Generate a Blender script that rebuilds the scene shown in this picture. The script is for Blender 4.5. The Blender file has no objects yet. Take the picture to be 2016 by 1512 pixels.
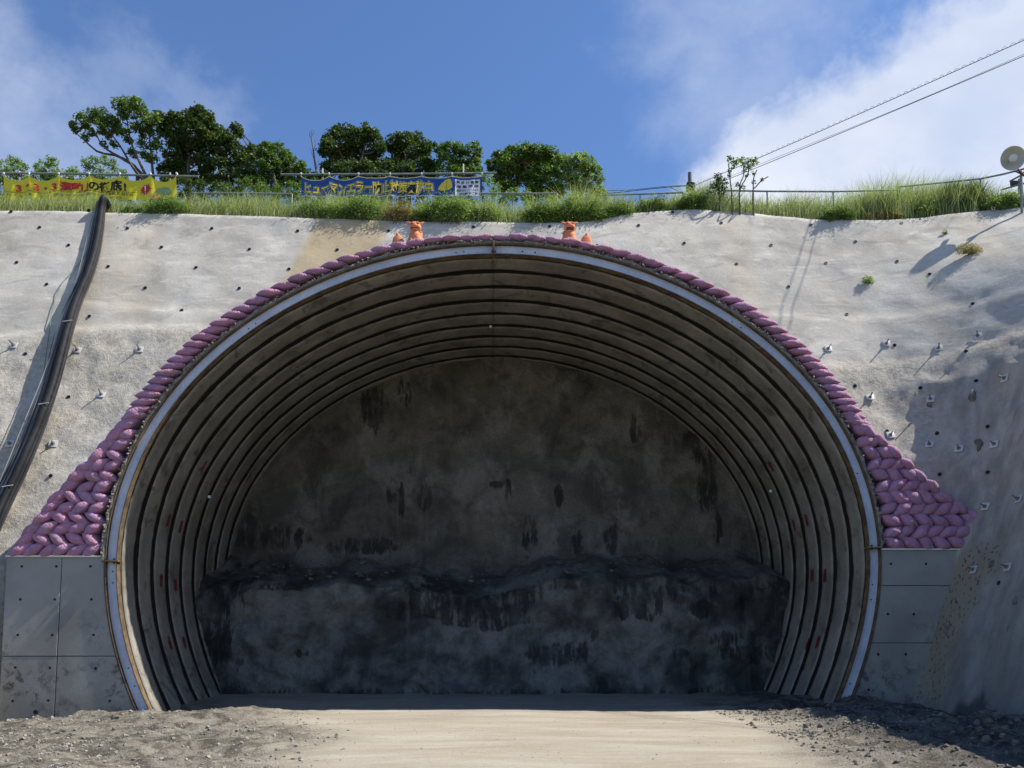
import bpy, bmesh, math, random
import numpy as np
from math import sin, cos, tan, pi, radians, atan2, sqrt, exp
from mathutils import Vector, Matrix
from mathutils.bvhtree import BVHTree

random.seed(7); RNG = np.random.default_rng(7)
SC = bpy.context.scene
COL = SC.collection

# ------------------------------------------------------------------ camera, world, sun, exposure
F, CX, CY, W0 = 1550.0, 1008.0, 1054.0, 2016.0
PITCH = radians(6.3); YAW = math.atan((1008 - 970) / F); DIST, EYE = 18.0, 2.0
CAM = Vector((0, -DIST, EYE))
cam_data = bpy.data.cameras.new('camera'); cam = bpy.data.objects.new('camera', cam_data); COL.objects.link(cam)
cam.location = CAM; cam.rotation_euler = (pi / 2 + PITCH, 0, -YAW)
cam_data.sensor_width = 36; cam_data.lens = F / W0 * 36; cam_data.shift_y = (CY - 756) / W0
cam_data.clip_start = 0.1; cam_data.clip_end = 3000
SC.camera = cam
SUN = Vector((0.80, -0.05, 1.0)).normalized()
sun_data = bpy.data.lights.new('sun', 'SUN'); sun = bpy.data.objects.new('sun', sun_data); COL.objects.link(sun)
sun_data.energy = 5.0; sun_data.angle = radians(0.53); sun_data.color = (1.0, 0.945, 0.86)
sun.rotation_euler = SUN.to_track_quat('Z', 'Y').to_euler(); sun.location = (20, -10, 40)
SC.view_settings.view_transform = 'Standard'; SC.view_settings.look = 'None'
SC.view_settings.exposure = 0.62; SC.view_settings.gamma = 1; SC.view_settings.use_curve_mapping = False
SC.cycles.max_bounces = 8; SC.cycles.diffuse_bounces = 5; SC.cycles.transparent_max_bounces = 8

world = bpy.data.worlds.new('World'); SC.world = world; world.use_nodes = True


class NT:
    def __init__(s, nt): s.nt = nt; s.n = nt.nodes; s.l = nt.links
    def node(s, t, **kw):
        x = s.n.new(t)
        for k, v in kw.items(): setattr(x, k, v)
        return x
    def put(s, sock, v):
        if v is None: return
        if isinstance(v, bpy.types.NodeSocket): s.l.new(v, sock)
        elif isinstance(v, (tuple, list)) and sock.type == 'RGBA' and len(v) == 3: sock.default_value = (*v, 1)
        else: sock.default_value = v
    def m(s, op, a, b=None, c=None, clamp=False):
        x = s.node('ShaderNodeMath', operation=op, use_clamp=clamp)
        s.put(x.inputs[0], a); s.put(x.inputs[1], b)
        if c is not None: s.put(x.inputs[2], c)
        return x.outputs[0]
    def mix(s, f, a, b, mode='MIX'):
        x = s.node('ShaderNodeMix', data_type='RGBA', blend_type=mode, clamp_factor=True)
        s.put(x.inputs[0], f); s.put(x.inputs[6], a); s.put(x.inputs[7], b)
        return x.outputs[2]
    def noise(s, vec, scale, detail=4, rough=0.55, dist=0.0):
        x = s.node('ShaderNodeTexNoise'); s.put(x.inputs['Vector'], vec)
        x.inputs['Scale'].default_value = scale; x.inputs['Detail'].default_value = detail
        x.inputs['Roughness'].default_value = rough; x.inputs['Distortion'].default_value = dist
        return x.outputs[0]
    def vor(s, vec, scale, feature='F1'):
        x = s.node('ShaderNodeTexVoronoi', feature=feature); s.put(x.inputs['Vector'], vec); x.inputs['Scale'].default_value = scale
        return x.outputs['Distance']
    def vmap(s, vec, scale=(1, 1, 1), loc=(0, 0, 0), rot=(0, 0, 0)):
        x = s.node('ShaderNodeMapping'); s.put(x.inputs['Vector'], vec)
        x.inputs['Location'].default_value = loc; x.inputs['Rotation'].default_value = rot; x.inputs['Scale'].default_value = scale
        return x.outputs[0]
    def rng(s, v, a, b, c=0.0, d=1.0, smooth=True):
        x = s.node('ShaderNodeMapRange', interpolation_type='SMOOTHSTEP' if smooth else 'LINEAR', clamp=True)
        s.put(x.inputs[0], v); x.inputs[1].default_value = a; x.inputs[2].default_value = b
        x.inputs[3].default_value = c; x.inputs[4].default_value = d
        return x.outputs[0]
    def bump(s, h, dist=0.02, strength=1.0, nrm=None):
        x = s.node('ShaderNodeBump'); s.put(x.inputs['Height'], h)
        x.inputs['Distance'].default_value = dist; x.inputs['Strength'].default_value = strength
        if nrm: s.put(x.inputs['Normal'], nrm)
        return x.outputs[0]
    def attr(s, name): return s.node('ShaderNodeAttribute', attribute_name=name)
    def sep(s, v):
        x = s.node('ShaderNodeSeparateXYZ'); s.put(x.inputs[0], v); return x.outputs
    def sepc(s, v):
        x = s.node('ShaderNodeSeparateColor'); s.put(x.inputs[0], v); return x.outputs


def material(name, rough=0.8, metal=0.0, spec=0.3):
    mt = bpy.data.materials.new(name); mt.use_nodes = True
    g = NT(mt.node_tree); b = g.n['Principled BSDF']
    b.inputs['Roughness'].default_value = rough; b.inputs['Metallic'].default_value = metal
    b.inputs['Specular IOR Level'].default_value = spec
    g.b = b; g.mt = mt
    g.obj = g.node('ShaderNodeTexCoord').outputs['Object']
    g.rand = g.node('ShaderNodeObjectInfo').outputs['Random']
    return g


# --- world sky with procedural clouds
g = NT(world.node_tree); bg = g.n['Background']
sky = g.node('ShaderNodeTexSky', sky_type='NISHITA', sun_disc=False)
sky.sun_elevation = math.asin(SUN.z); sky.sun_rotation = math.atan2(SUN.x, SUN.y)
sky.altitude = 100; sky.air_density = 1.0; sky.dust_density = 0.3; sky.ozone_density = 2.2
gen = g.node('ShaderNodeTexCoord').outputs['Generated']
nrm = g.node('ShaderNodeVectorMath', operation='NORMALIZE'); g.put(nrm.inputs[0], gen); dirv = nrm.outputs[0]
sx, sy, sz = g.sep(dirv)[:3]
# a cloud bank over the eastern part of the sky: border runs along a great circle, broken up by noise
dot = g.node('ShaderNodeVectorMath', operation='DOT_PRODUCT'); g.put(dot.inputs[0], dirv)
dot.inputs[1].default_value = Vector((0.663, 0.244, -0.707)).normalized()
warp = g.noise(g.vmap(dirv, (1.0, 1.0, 1.2), (3.1, 0.4, 0.2)), 3.6, 7, 0.6, 0.15)
big = g.noise(g.vmap(dirv, (1, 1, 1.3), (0.3, 5.2, 1.7)), 1.7, 5, 0.6, 0.3)
e = g.m('ADD', dot.outputs['Value'], g.m('MULTIPLY', g.m('SUBTRACT', warp, 0.5), 0.34))
bank = g.rng(e, -0.03, 0.045)
def puff(px_, py_, r0, r1, amt):
    dt = g.node('ShaderNodeVectorMath', operation='DOT_PRODUCT'); g.put(dt.inputs[0], dirv)
    v = Vector(((px_ - 970) / 1550, 1.0, (1225 - py_) / 1550)).normalized(); dt.inputs[1].default_value = v
    return g.m('MULTIPLY', g.rng(g.m('ADD', dt.outputs['Value'], g.m('MULTIPLY', g.m('SUBTRACT', warp, 0.5), 0.06)), r0, r1), amt)
wisp = g.rng(g.noise(g.vmap(dirv, (1.0, 1.0, 2.2), (1.5, 2.6, 0.6)), 2.2, 6, 0.62, 0.8), 0.52, 0.82)
west = g.rng(sx, -0.10, -0.62)
low = g.rng(sz, 0.62, 0.30)
wf = g.m('MULTIPLY', g.m('MULTIPLY', g.m('ADD', g.m('MULTIPLY', wisp, 0.75), 0.12), west), low)
pf = puff(-60, 320, 0.988, 1.004, 0.46)
for a_ in ((1500, -20, 0.984, 1.006, 0.42), (330, 150, 0.993, 1.003, 0.22), (540, 250, 0.998, 1.0005, 0.2), (1300, 20, 0.995, 1.003, 0.2)): pf = g.m('MAXIMUM', pf, puff(*a_))
wf = g.m('MAXIMUM', wf, g.m('MULTIPLY', pf, g.rng(big, 0.2, 0.6, 0.6, 1.0)))
fac = g.m('MAXIMUM', g.m('MULTIPLY', bank, g.rng(big, 0.25, 0.55, 0.80, 0.99)), wf)
shade = g.noise(g.vmap(dirv, (1, 1, 1.5), (2.2, 1.2, 9.0)), 3.5, 5, 0.55, 0.4)
ccol = g.mix(g.rng(shade, 0.35, 0.7), (5.0, 5.6, 7.0), (7.0, 7.3, 8.0))
skyc = g.mix(1.0, sky.outputs[0], (0.88, 1.07, 1.34), 'MULTIPLY')
g.l.new(g.mix(fac, skyc, ccol), bg.inputs[0]); bg.inputs[1].default_value = 0.086

# ------------------------------------------------------------------ pixel -> place
fwd = Vector((sin(YAW) * cos(PITCH), cos(YAW) * cos(PITCH), sin(PITCH)))
rgt = Vector((cos(YAW), -sin(YAW), 0)); upv = rgt.cross(fwd)
def ray(u, v): return (fwd + rgt * ((u - CX) / F) + upv * ((CY - v) / F)).normalized()
def P(u, v, Y=0.0):
    d = ray(u, v); return CAM + d * ((Y - CAM.y) / d.y)
def proj(p):
    q = Vector(p) - CAM; z = q.dot(fwd); return (CX + F * q.dot(rgt) / z, CY - F * q.dot(upv) / z)
def PX(d): return d / F       # metres per photo pixel at depth d

# ------------------------------------------------------------------ numpy noise
_perm = RNG.permutation(4096)
_val = RNG.random(4096) * 2 - 1
def vnoise(x, y, z=0.0):
    x, y, z = np.broadcast_arrays(np.asarray(x, float), np.asarray(y, float), np.asarray(z, float))
    xi, yi, zi = np.floor(x).astype(int), np.floor(y).astype(int), np.floor(z).astype(int)
    fx, fy, fz = x - xi, y - yi, z - zi
    fx = fx * fx * (3 - 2 * fx); fy = fy * fy * (3 - 2 * fy); fz = fz * fz * (3 - 2 * fz)
    def h(a, b, c): return _val[_perm[(_perm[(_perm[a & 4095] + b) & 4095] + c) & 4095]]
    r = 0
    for dx in (0, 1):
        for dy in (0, 1):
            for dz in (0, 1):
                r = r + h(xi + dx, yi + dy, zi + dz) * (fx if dx else 1 - fx) * (fy if dy else 1 - fy) * (fz if dz else 1 - fz)
    return r
def fbm(x, y, z=0.0, o=4, r=0.5):
    t = 0; a = 1
    for i in range(o):
        k = 2 ** i; t = t + a * vnoise(np.asarray(x) * k + 17 * i, np.asarray(y) * k + 5 * i, np.asarray(z) * k + 3 * i); a *= r
    return t
def sstep(a, b, x):
    t = np.clip((np.asarray(x, float) - a) / (b - a), 0, 1); return t * t * (3 - 2 * t)

# ------------------------------------------------------------------ mesh helpers
def tag(o, label=None, cat=None, group=None, kind=None):
    for k, v in (('label', label), ('category', cat), ('group', group), ('kind', kind)):
        if v: o[k] = v
    return o
def link(name, me, parent=None):
    o = bpy.data.objects.new(name, me); COL.objects.link(o)
    if parent is not None: o.parent = parent
    return o
def empty(name, loc, label, cat, group=None):
    o = bpy.data.objects.new(name, None); COL.objects.link(o); o.location = loc; o.empty_display_size = 0.2
    return tag(o, label, cat, group)
def mesh_np(name, V, Fc, mats=(), smooth=True, cols=None):
    me = bpy.data.meshes.new(name)
    V = np.asarray(V, dtype=np.float32)
    me.from_pydata(V.tolist() if len(V) < 200 else V, [], Fc.tolist() if isinstance(Fc, np.ndarray) else Fc)
    for mt in mats: me.materials.append(mt)
    if smooth: me.polygons.foreach_set('use_smooth', np.ones(len(me.polygons), bool))
    if cols is not None:
        a = me.color_attributes.new('mask', 'FLOAT_COLOR', 'POINT')
        c = np.ones((len(V), 4), np.float32); c[:, :cols.shape[1]] = cols; a.data.foreach_set('color', c.ravel())
    me.update(); return me
def grid_faces(nu, nv, base=0, flip=False):
    i = np.arange(nu - 1)[:, None] * nv + np.arange(nv - 1)[None, :] + base
    q = np.stack([i, i + nv, i + nv + 1, i + 1], -1).reshape(-1, 4)
    return q[:, ::-1] if flip else q

class MB:
    """collects shapes into one mesh object"""
    def __init__(s): s.V = []; s.F = []; s.M = []
    def add(s, V, Fc, m=0):
        b = len(s.V); s.V += [tuple(v) for v in V]; s.F += [tuple(i + b for i in f) for f in Fc]; s.M += [m] * len(Fc)
        return s
    def box(s, c, d, rot=None, m=0, bev=0.0):
        x, y, z = d[0] / 2, d[1] / 2, d[2] / 2
        if bev > 0:
            bm = bmesh.new(); bmesh.ops.create_cube(bm, size=1, matrix=Matrix.Diagonal((*d, 1)))
            bmesh.ops.bevel(bm, geom=bm.edges[:], offset=bev, segments=2, affect='EDGES', profile=0.6)
            V = [v.co.copy() for v in bm.verts]; Fc = [[v.index for v in f.verts] for f in bm.faces]; bm.free()
        else:
            V = [Vector((a * x, b * y, e_ * z)) for a in (-1, 1) for b in (-1, 1) for e_ in (-1, 1)]
            Fc = [(0, 1, 3, 2), (4, 6, 7, 5), (0, 4, 5, 1), (2, 3, 7, 6), (0, 2, 6, 4), (1, 5, 7, 3)]
        if rot is not None: V = [rot @ v for v in V]
        c = Vector(c); return s.add([v + c for v in V], Fc, m)
    def tube(s, pts, r, n=8, m=0, caps=True):
        pts = [Vector(p) for p in pts]; V = []; Fc = []
        R = r if isinstance(r, (list, tuple)) else [r] * len(pts)
        t0 = (pts[1] - pts[0]).normalized(); a = t0.orthogonal().normalized()
        for i, p in enumerate(pts):
            t = (pts[min(i + 1, len(pts) - 1)] - pts[max(i - 1, 0)]).normalized()
            a = (a - t * a.dot(t)).normalized(); b = t.cross(a)
            for k in range(n):
                w = 2 * pi * k / n; V.append(p + (a * cos(w) + b * sin(w)) * R[i])
        for i in range(len(pts) - 1):
            for k in range(n):
                k2 = (k + 1) % n; Fc.append((i * n + k, i * n + k2, (i + 1) * n + k2, (i + 1) * n + k))
        if caps: Fc.append(tuple(reversed(range(n)))); Fc.append(tuple(range((len(pts) - 1) * n, len(pts) * n)))
        return s.add(V, Fc, m)
    def lathe(s, prof, M4, n=16, m=0):
        V = []; Fc = []
        for (r, h) in prof:
            for k in range(n): V.append(M4 @ Vector((r * cos(2 * pi * k / n), r * sin(2 * pi * k / n), h)))
        for i in range(len(prof) - 1):
            for k in range(n):
                k2 = (k + 1) % n; Fc.append((i * n + k, i * n + k2, (i + 1) * n + k2, (i + 1) * n + k))
        return s.add(V, Fc, m)
    def build(s, name, mats, parent=None, smooth=True, rel=None):
        me = bpy.data.meshes.new(name); V = s.V
        if rel is not None: V = [Vector(v) - rel for v in V]
        me.from_pydata(V, [], s.F)
        for mt in (mats if isinstance(mats, (list, tuple)) else [mats]): me.materials.append(mt)
        me.polygons.foreach_set('material_index', s.M)
        if smooth:
            me.polygons.foreach_set('use_smooth', [True] * len(me.polygons))
            me.update()
            try: me.set_sharp_from_angle(angle=radians(40))
            except Exception: pass
        me.update(); return link(name, me, parent)

def fr(n, up=Vector((0, 0, 1))):
    """frame with Z along n"""
    n = n.normalized(); x = up.cross(n)
    if x.length < 1e-4: x = Vector((1, 0, 0))
    x.normalize(); y = n.cross(x)
    return Matrix((x, y, n)).transposed()

# ------------------------------------------------------------------ materials
def mat_shotcrete():
    g = material('shotcrete', 0.92, spec=0.2); p = g.obj
    c = g.sepc(g.attr('mask').outputs['Color']); stain, spray, lowz = c[0], c[1], c[2]
    c2 = g.sepc(g.attr('mask2').outputs['Color']); agg, wing, darkm = c2[0], c2[1], c2[2]
    n1 = g.noise(p, 0.5, 6, 0.6, 0.6); n2 = g.noise(g.vmap(p, (0.8, 0.8, 3.2)), 1.5, 6, 0.65, 0.4); n3 = g.noise(p, 7, 6, 0.68)
    n4 = g.noise(g.vmap(p, (1.6, 1.6, 0.18), (4, 0, 0)), 1.6, 5, 0.6, 0.3); n5 = g.noise(p, 34, 3, 0.6)
    n6 = g.noise(g.vmap(p, (0.6, 0.6, 1.5), (7, 1, 3)), 1.1, 7, 0.66, 1.2)
    col = g.mix(g.rng(n1, 0.3, 0.7), (0.42, 0.39, 0.335), (0.56, 0.53, 0.47))
    col = g.mix(g.m('MULTIPLY', g.rng(n2, 0.5, 0.72), 0.75), col, (0.70, 0.66, 0.58))
    col = g.mix(g.m('MULTIPLY', g.rng(n6, 0.50, 0.68), 0.62), col, (0.285, 0.262, 0.23))
    lowc = g.mix(g.rng(n3, 0.32, 0.72), (0.285, 0.252, 0.20), (0.55, 0.505, 0.42))
    lowc = g.mix(g.m('MULTIPLY', g.rng(n6, 0.48, 0.66), 0.5), lowc, (0.44, 0.44, 0.43))
    col = g.mix(g.m('MULTIPLY', lowz, 0.75), col, lowc)
    stn = g.m('MULTIPLY', stain, g.rng(n1, 0.2, 0.62, 0.7, 1.0))
    col = g.mix(g.m('MULTIPLY', stn, 0.9), col, (0.46, 0.36, 0.205))
    col = g.mix(g.m('MULTIPLY', spray, g.rng(n2, 0.15, 0.7, 0.5, 0.95)), col, (0.57, 0.56, 0.54))
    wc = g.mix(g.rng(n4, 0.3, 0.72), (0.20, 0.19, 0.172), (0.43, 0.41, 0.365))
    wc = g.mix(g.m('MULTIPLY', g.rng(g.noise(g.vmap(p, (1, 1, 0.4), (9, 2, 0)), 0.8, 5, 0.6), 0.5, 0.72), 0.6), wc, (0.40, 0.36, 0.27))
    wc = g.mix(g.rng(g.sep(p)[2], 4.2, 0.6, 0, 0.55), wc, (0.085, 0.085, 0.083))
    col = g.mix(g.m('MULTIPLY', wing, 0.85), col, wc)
    sp = g.m('MULTIPLY', g.rng(g.vor(g.vmap(p, (1.3, 1.3, 0.8)), 9), 0.15, 0.42, 1.0, 0.0), g.rng(n3, 0.35, 0.6))
    ac = g.mix(sp, (0.29, 0.25, 0.185), (0.05, 0.045, 0.04))
    col = g.mix(agg, col, ac)
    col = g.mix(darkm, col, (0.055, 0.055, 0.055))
    col = g.mix(g.m('MULTIPLY', g.rng(n5, 0.3, 0.7), 0.22), col, (0.16, 0.15, 0.14))
    g.put(g.b.inputs['Base Color'], col)
    h = g.m('ADD', g.m('MULTIPLY', n3, 0.75), g.m('MULTIPLY', n5, 0.35))
    amt = g.m('ADD', 0.26, g.m('MULTIPLY', lowz, 0.5)); amt = g.m('MULTIPLY', amt, g.m('SUBTRACT', 1.0, g.m('MULTIPLY', wing, 0.5)))
    h = g.m('ADD', g.m('MULTIPLY', h, amt), g.m('MULTIPLY', g.m('MULTIPLY', sp, agg), -0.3))
    g.put(g.b.inputs['Normal'], g.bump(h, 0.07, 0.75)); return g.mt

def mat_noisy(name, a, b, scale=3, rough=0.85, bump=0.01, fine=20, spec=0.25, stretch=(1, 1, 1), metal=0.0, rnd=0.0, spots=None):
    g = material(name, rough, metal, spec); p = g.vmap(g.obj, stretch)
    n = g.noise(p, scale, 6, 0.6, 0.3); f = g.noise(p, fine, 4, 0.6)
    col = g.mix(g.rng(n, 0.3, 0.7), a, b)
    col = g.mix(g.m('MULTIPLY', g.rng(f, 0.35, 0.75), 0.25), col, tuple(x * 0.5 for x in a))
    if spots: col = g.mix(g.m('MULTIPLY', g.rng(g.noise(p, spots[1], 7, 0.68, 0.8), spots[2], spots[3]), spots[4]), col, spots[0])
    if rnd:
        hs = g.node('ShaderNodeHueSaturation'); g.put(hs.inputs['Color'], col)
        g.put(hs.inputs['Value'], g.rng(g.rand, 0, 1, 1 - rnd, 1 + rnd, False)); col = hs.outputs[0]
    g.put(g.b.inputs['Base Color'], col)
    if bump: g.put(g.b.inputs['Normal'], g.bump(g.m('ADD', n, g.m('MULTIPLY', f, 0.5)), bump, 0.8))
    return g.mt

def mat_concrete():
    g = material('cast_concrete', 0.75, spec=0.3); p = g.obj
    n = g.noise(p, 0.7, 5, 0.55, 0.4); f = g.noise(p, 26, 4, 0.6); z = g.sep(p)[2]
    col = g.mix(g.rng(n, 0.3, 0.7), (0.225, 0.215, 0.19), (0.325, 0.315, 0.285))
    sp = g.noise(g.vmap(p, (1, 1, 1), (3, 0, 1)), 4.5, 8, 0.75, 0.3)
    lowm = g.rng(z, 3.0, 0.6, 0.0, 1.0)
    msk = g.m('MULTIPLY', g.rng(sp, 0.49, 0.60), g.m('MULTIPLY', lowm, g.rng(g.noise(g.vmap(p, (1, 1, 1), (1, 4, 7)), 0.55, 3), 0.42, 0.6)))
    col = g.mix(g.m('MULTIPLY', msk, 0.9), col, (0.06, 0.055, 0.043))
    col = g.mix(g.rng(z, 0.55, 0.0, 0, 0.6), col, (0.15, 0.145, 0.13))
    drip = g.noise(g.vmap(p, (7, 7, 0.35)), 1.5, 4, 0.6)
    col = g.mix(g.m('MULTIPLY', g.rng(drip, 0.62, 0.75), g.rng(z, 2.6, 1.2, 0, 0.35)), col, (0.38, 0.38, 0.37))
    g.put(g.b.inputs['Base Color'], col); g.put(g.b.inputs['Normal'], g.bump(f, 0.006, 0.5)); return g.mt

def mat_bag():
    g = material('woven_pink_sack', 0.9, spec=0.08); p = g.obj
    r = g.rand
    n = g.noise(g.vmap(p, (2.0, 2.0, 6.0)), 3, 4, 0.6); f = g.noise(p, 9, 5, 0.65, 0.6)
    a = g.mix(r, (0.50, 0.235, 0.35), (0.44, 0.245, 0.385))
    r2 = g.m('FRACT', g.m('MULTIPLY', r, 17.3))
    a = g.mix(g.rng(r2, 0.72, 1.0, 0, 0.55), a, (0.36, 0.22, 0.27))
    vec = g.node('ShaderNodeVectorMath', operation='ADD'); g.put(vec.inputs[0], p)
    cmb = g.node('ShaderNodeCombineXYZ'); g.put(cmb.inputs[0], g.m('MULTIPLY', r, 30)); g.put(vec.inputs[1], cmb.outputs[0])
    d = g.noise(vec.outputs[0], 5, 6, 0.68, 0.5)
    col = g.mix(g.m('MULTIPLY', g.rng(d, 0.42, 0.70), 0.65), a, (0.27, 0.185, 0.20))
    col = g.mix(g.m('MULTIPLY', g.rng(n, 0.55, 0.8), 0.35), col, (0.70, 0.42, 0.57))
    g.put(g.b.inputs['Base Color'], col)
    w = g.node('ShaderNodeTexWave', wave_type='BANDS', bands_direction='X'); g.put(w.inputs['Vector'], p)
    w.inputs['Scale'].default_value = 5; w.inputs['Distortion'].default_value = 14; w.inputs['Detail'].default_value = 3
    h = g.m('ADD', g.m('MULTIPLY', w.outputs['Fac'], 0.18), f)
    g.put(g.b.inputs['Normal'], g.bump(g.m('ADD', h, g.m('MULTIPLY', g.noise(g.vmap(p, (5, 1.5, 1.5)), 7, 4, 0.6, 0.4), 0.8)), 0.034, 0.9)); return g.mt

def mat_flat(name, col, rough=0.6, metal=0.0, spec=0.3, rnd=0.0):
    return mat_noisy(name, tuple(x * 0.9 for x in col), tuple(min(1, x * 1.08) for x in col), 2.5, rough, 0.002, 30, spec, metal=metal, rnd=rnd)

def mat_leaf(name, dark, light, trans=0.35, rough=0.55):
    mt = bpy.data.materials.new(name); mt.use_nodes = True; g = NT(mt.node_tree); g.n.remove(g.n['Principled BSDF'])
    t = g.sepc(g.attr('mask').outputs['Color'])
    col = g.mix(t[0], dark, light); col = g.mix(g.m('MULTIPLY', t[1], 0.8), col, (0.30, 0.25, 0.09))
    d = g.node('ShaderNodeBsdfPrincipled'); g.put(d.inputs['Base Color'], col); d.inputs['Roughness'].default_value = rough
    d.inputs['Specular IOR Level'].default_value = 0.35
    tr = g.node('ShaderNodeBsdfTranslucent'); g.put(tr.inputs[0], g.mix(1.0, col, (1.3, 1.5, 0.6), 'MULTIPLY'))
    ms = g.node('ShaderNodeMixShader'); ms.inputs[0].default_value = trans
    g.l.new(d.outputs[0], ms.inputs[1]); g.l.new(tr.outputs[0], ms.inputs[2]); g.l.new(ms.outputs[0], g.n['Material Output'].inputs[0])
    return mt

def mat_ground():
    g = material('packed_earth', 0.95, spec=0.15); p = g.obj
    c = g.sepc(g.attr('mask').outputs['Color']); mud, dark = c[0], c[1]
    n1 = g.noise(g.vmap(p, (0.35, 1.6, 1)), 0.9, 6, 0.62, 0.5); n2 = g.noise(g.vmap(p, (1.0, 3.5, 1)), 3.5, 6, 0.68, 0.4); n3 = g.noise(p, 22, 5, 0.7)
    col = g.mix(g.rng(n1, 0.3, 0.7), (0.29, 0.252, 0.195), (0.385, 0.35, 0.285))
    col = g.mix(g.m('MULTIPLY', g.rng(n2, 0.56, 0.72), 0.5), col, (0.25, 0.20, 0.135))
    col = g.mix(g.m('MULTIPLY', g.rng(n2, 0.46, 0.32), 0.35), col, (0.43, 0.395, 0.33))
    m1 = g.mix(g.rng(g.noise(p, 1.9, 8, 0.72, 0.8), 0.38, 0.62), (0.085, 0.077, 0.062), (0.27, 0.246, 0.20))
    m1 = g.mix(g.m('MULTIPLY', g.rng(g.vor(g.vmap(p, (1, 1, 1)), 16), 0.05, 0.3, 1, 0), 0.5), m1, (0.36, 0.335, 0.28))
    col = g.mix(mud, col, m1)
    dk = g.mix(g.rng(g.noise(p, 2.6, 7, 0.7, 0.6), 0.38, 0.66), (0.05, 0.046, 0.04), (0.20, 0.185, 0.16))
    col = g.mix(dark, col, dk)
    col = g.mix(g.m('MULTIPLY', g.rng(n3, 0.4, 0.75), 0.22), col, (0.11, 0.095, 0.075))
    g.put(g.b.inputs['Base Color'], col)
    h = g.m('ADD', g.m('MULTIPLY', n3, g.m('ADD', 0.3, g.m('MULTIPLY', mud, 1.4))), g.m('MULTIPLY', n2, 0.35)); h = g.m('ADD', h, g.m('MULTIPLY', g.m('MULTIPLY', mud, 0.8), g.noise(p, 7, 6, 0.7)))
    g.put(g.b.inputs['Normal'], g.bump(h, 0.05, 0.8)); return g.mt

def mat_rockface():
    g = material('tunnel_heading_shotcrete', 0.8, spec=0.3); p = g.obj
    wet = g.sepc(g.attr('mask').outputs['Color'])
    n = g.noise(p, 0.6, 6, 0.62, 0.8); n2 = g.noise(g.vmap(p, (1.0, 1, 0.75)), 0.9, 8, 0.64, 0.25); f = g.noise(p, 11, 6, 0.7)
    col = g.mix(g.rng(n, 0.32, 0.68), (0.10, 0.093, 0.078), (0.225, 0.205, 0.165))
    col = g.mix(g.m('MULTIPLY', g.rng(n2, 0.5, 0.64), 0.65), col, (0.32, 0.30, 0.265))
    col = g.mix(g.m('MULTIPLY', g.rng(n2, 0.44, 0.3), 0.7), col, (0.05, 0.05, 0.046))
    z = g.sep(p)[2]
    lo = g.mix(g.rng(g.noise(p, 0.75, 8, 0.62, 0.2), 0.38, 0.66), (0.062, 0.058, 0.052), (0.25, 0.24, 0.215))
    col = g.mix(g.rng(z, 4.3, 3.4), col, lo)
    wn = g.m('ADD', wet[0], g.m('MULTIPLY', g.m('SUBTRACT', g.noise(g.vmap(p, (2.6, 1, 0.6)), 1.7, 9, 0.72, 0.15), 0.5), 3.0))
    wm = g.m('MULTIPLY', g.rng(wn, 0.45, 0.78), g.rng(g.noise(p, 1.1, 4, 0.5), 0.3, 0.6, 0.55, 1.0))
    strk = g.rng(g.noise(g.vmap(p, (3.5, 1, 0.28)), 1.0, 5, 0.6), 0.55, 0.72)
    col = g.mix(g.m('MULTIPLY', strk, 0.35), col, (0.24, 0.235, 0.22))
    g.put(g.b.inputs['Roughness'], g.m('SUBTRACT', 0.85, g.m('MULTIPLY', wm, 0.35)))
    col = g.mix(g.m('MULTIPLY', wm, 0.86), col, (0.014, 0.015, 0.014))
    col = g.mix(g.m('MULTIPLY', g.rng(f, 0.35, 0.7), 0.3), col, (0.05, 0.048, 0.042))
    g.put(g.b.inputs['Base Color'], col)
    g.put(g.b.inputs['Normal'], g.bump(g.m('ADD', f, g.m('MULTIPLY', n2, 1.2)), 0.1, 0.9)); return g.mt

M = {}
M['shot'] = mat_shotcrete(); M['conc'] = mat_concrete(); M['bag'] = mat_bag(); M['ground'] = mat_ground(); M['rock'] = mat_rockface()
M['lining'] = mat_noisy('sprayed_lining', (0.18, 0.167, 0.138), (0.295, 0.28, 0.24), 0.9, 0.85, 0.03, 9, 0.25, (1, 1.0, 1), spots=((0.075, 0.068, 0.052), 1.6, 0.53, 0.66, 0.7))
M['groove'] = mat_flat('shaded_rusty_rib', (0.014, 0.011, 0.008), 0.7)  # rusty ribs painted near-black for the shade in their recesses
M['web'] = mat_noisy('galvanised_steel_web', (0.50, 0.53, 0.60), (0.70, 0.73, 0.80), 1.1, 0.5, 0.004, 14, 0.4, spots=((0.36, 0.34, 0.34), 2.3, 0.60, 0.72, 0.6))
M['rust'] = mat_noisy('rusty_flange', (0.075, 0.05, 0.03), (0.19, 0.135, 0.08), 4, 0.8, 0.006, 25)
M['mortar'] = mat_noisy('rough_mortar', (0.17, 0.15, 0.12), (0.34, 0.32, 0.28), 9, 0.95, 0.04, 30)
M['darkfill'] = mat_noisy('dark_gap_fill', (0.05, 0.042, 0.036), (0.09, 0.075, 0.06), 5, 0.95, 0.02, 20)  # dark tone paints the shade seen between the sandbags
M['plate'] = mat_noisy('anchor_plate_steel', (0.42, 0.42, 0.41), (0.58, 0.58, 0.56), 8, 0.45, 0.002, 40, 0.5, spots=((0.25, 0.2, 0.15), 9, 0.6, 0.75, 0.5))
M['nut'] = mat_flat('anchor_nut_steel', (0.22, 0.21, 0.20), 0.5, 0.4)
M['black'] = mat_flat('hole_shade_black', (0.012, 0.012, 0.013), 0.5)  # painted darkness of the bolt, tie and weep holes
M['hose'] = mat_noisy('black_rubber_hose', (0.010, 0.011, 0.013), (0.022, 0.023, 0.026), 6, 0.7, 0.004, 30, 0.2)
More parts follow.
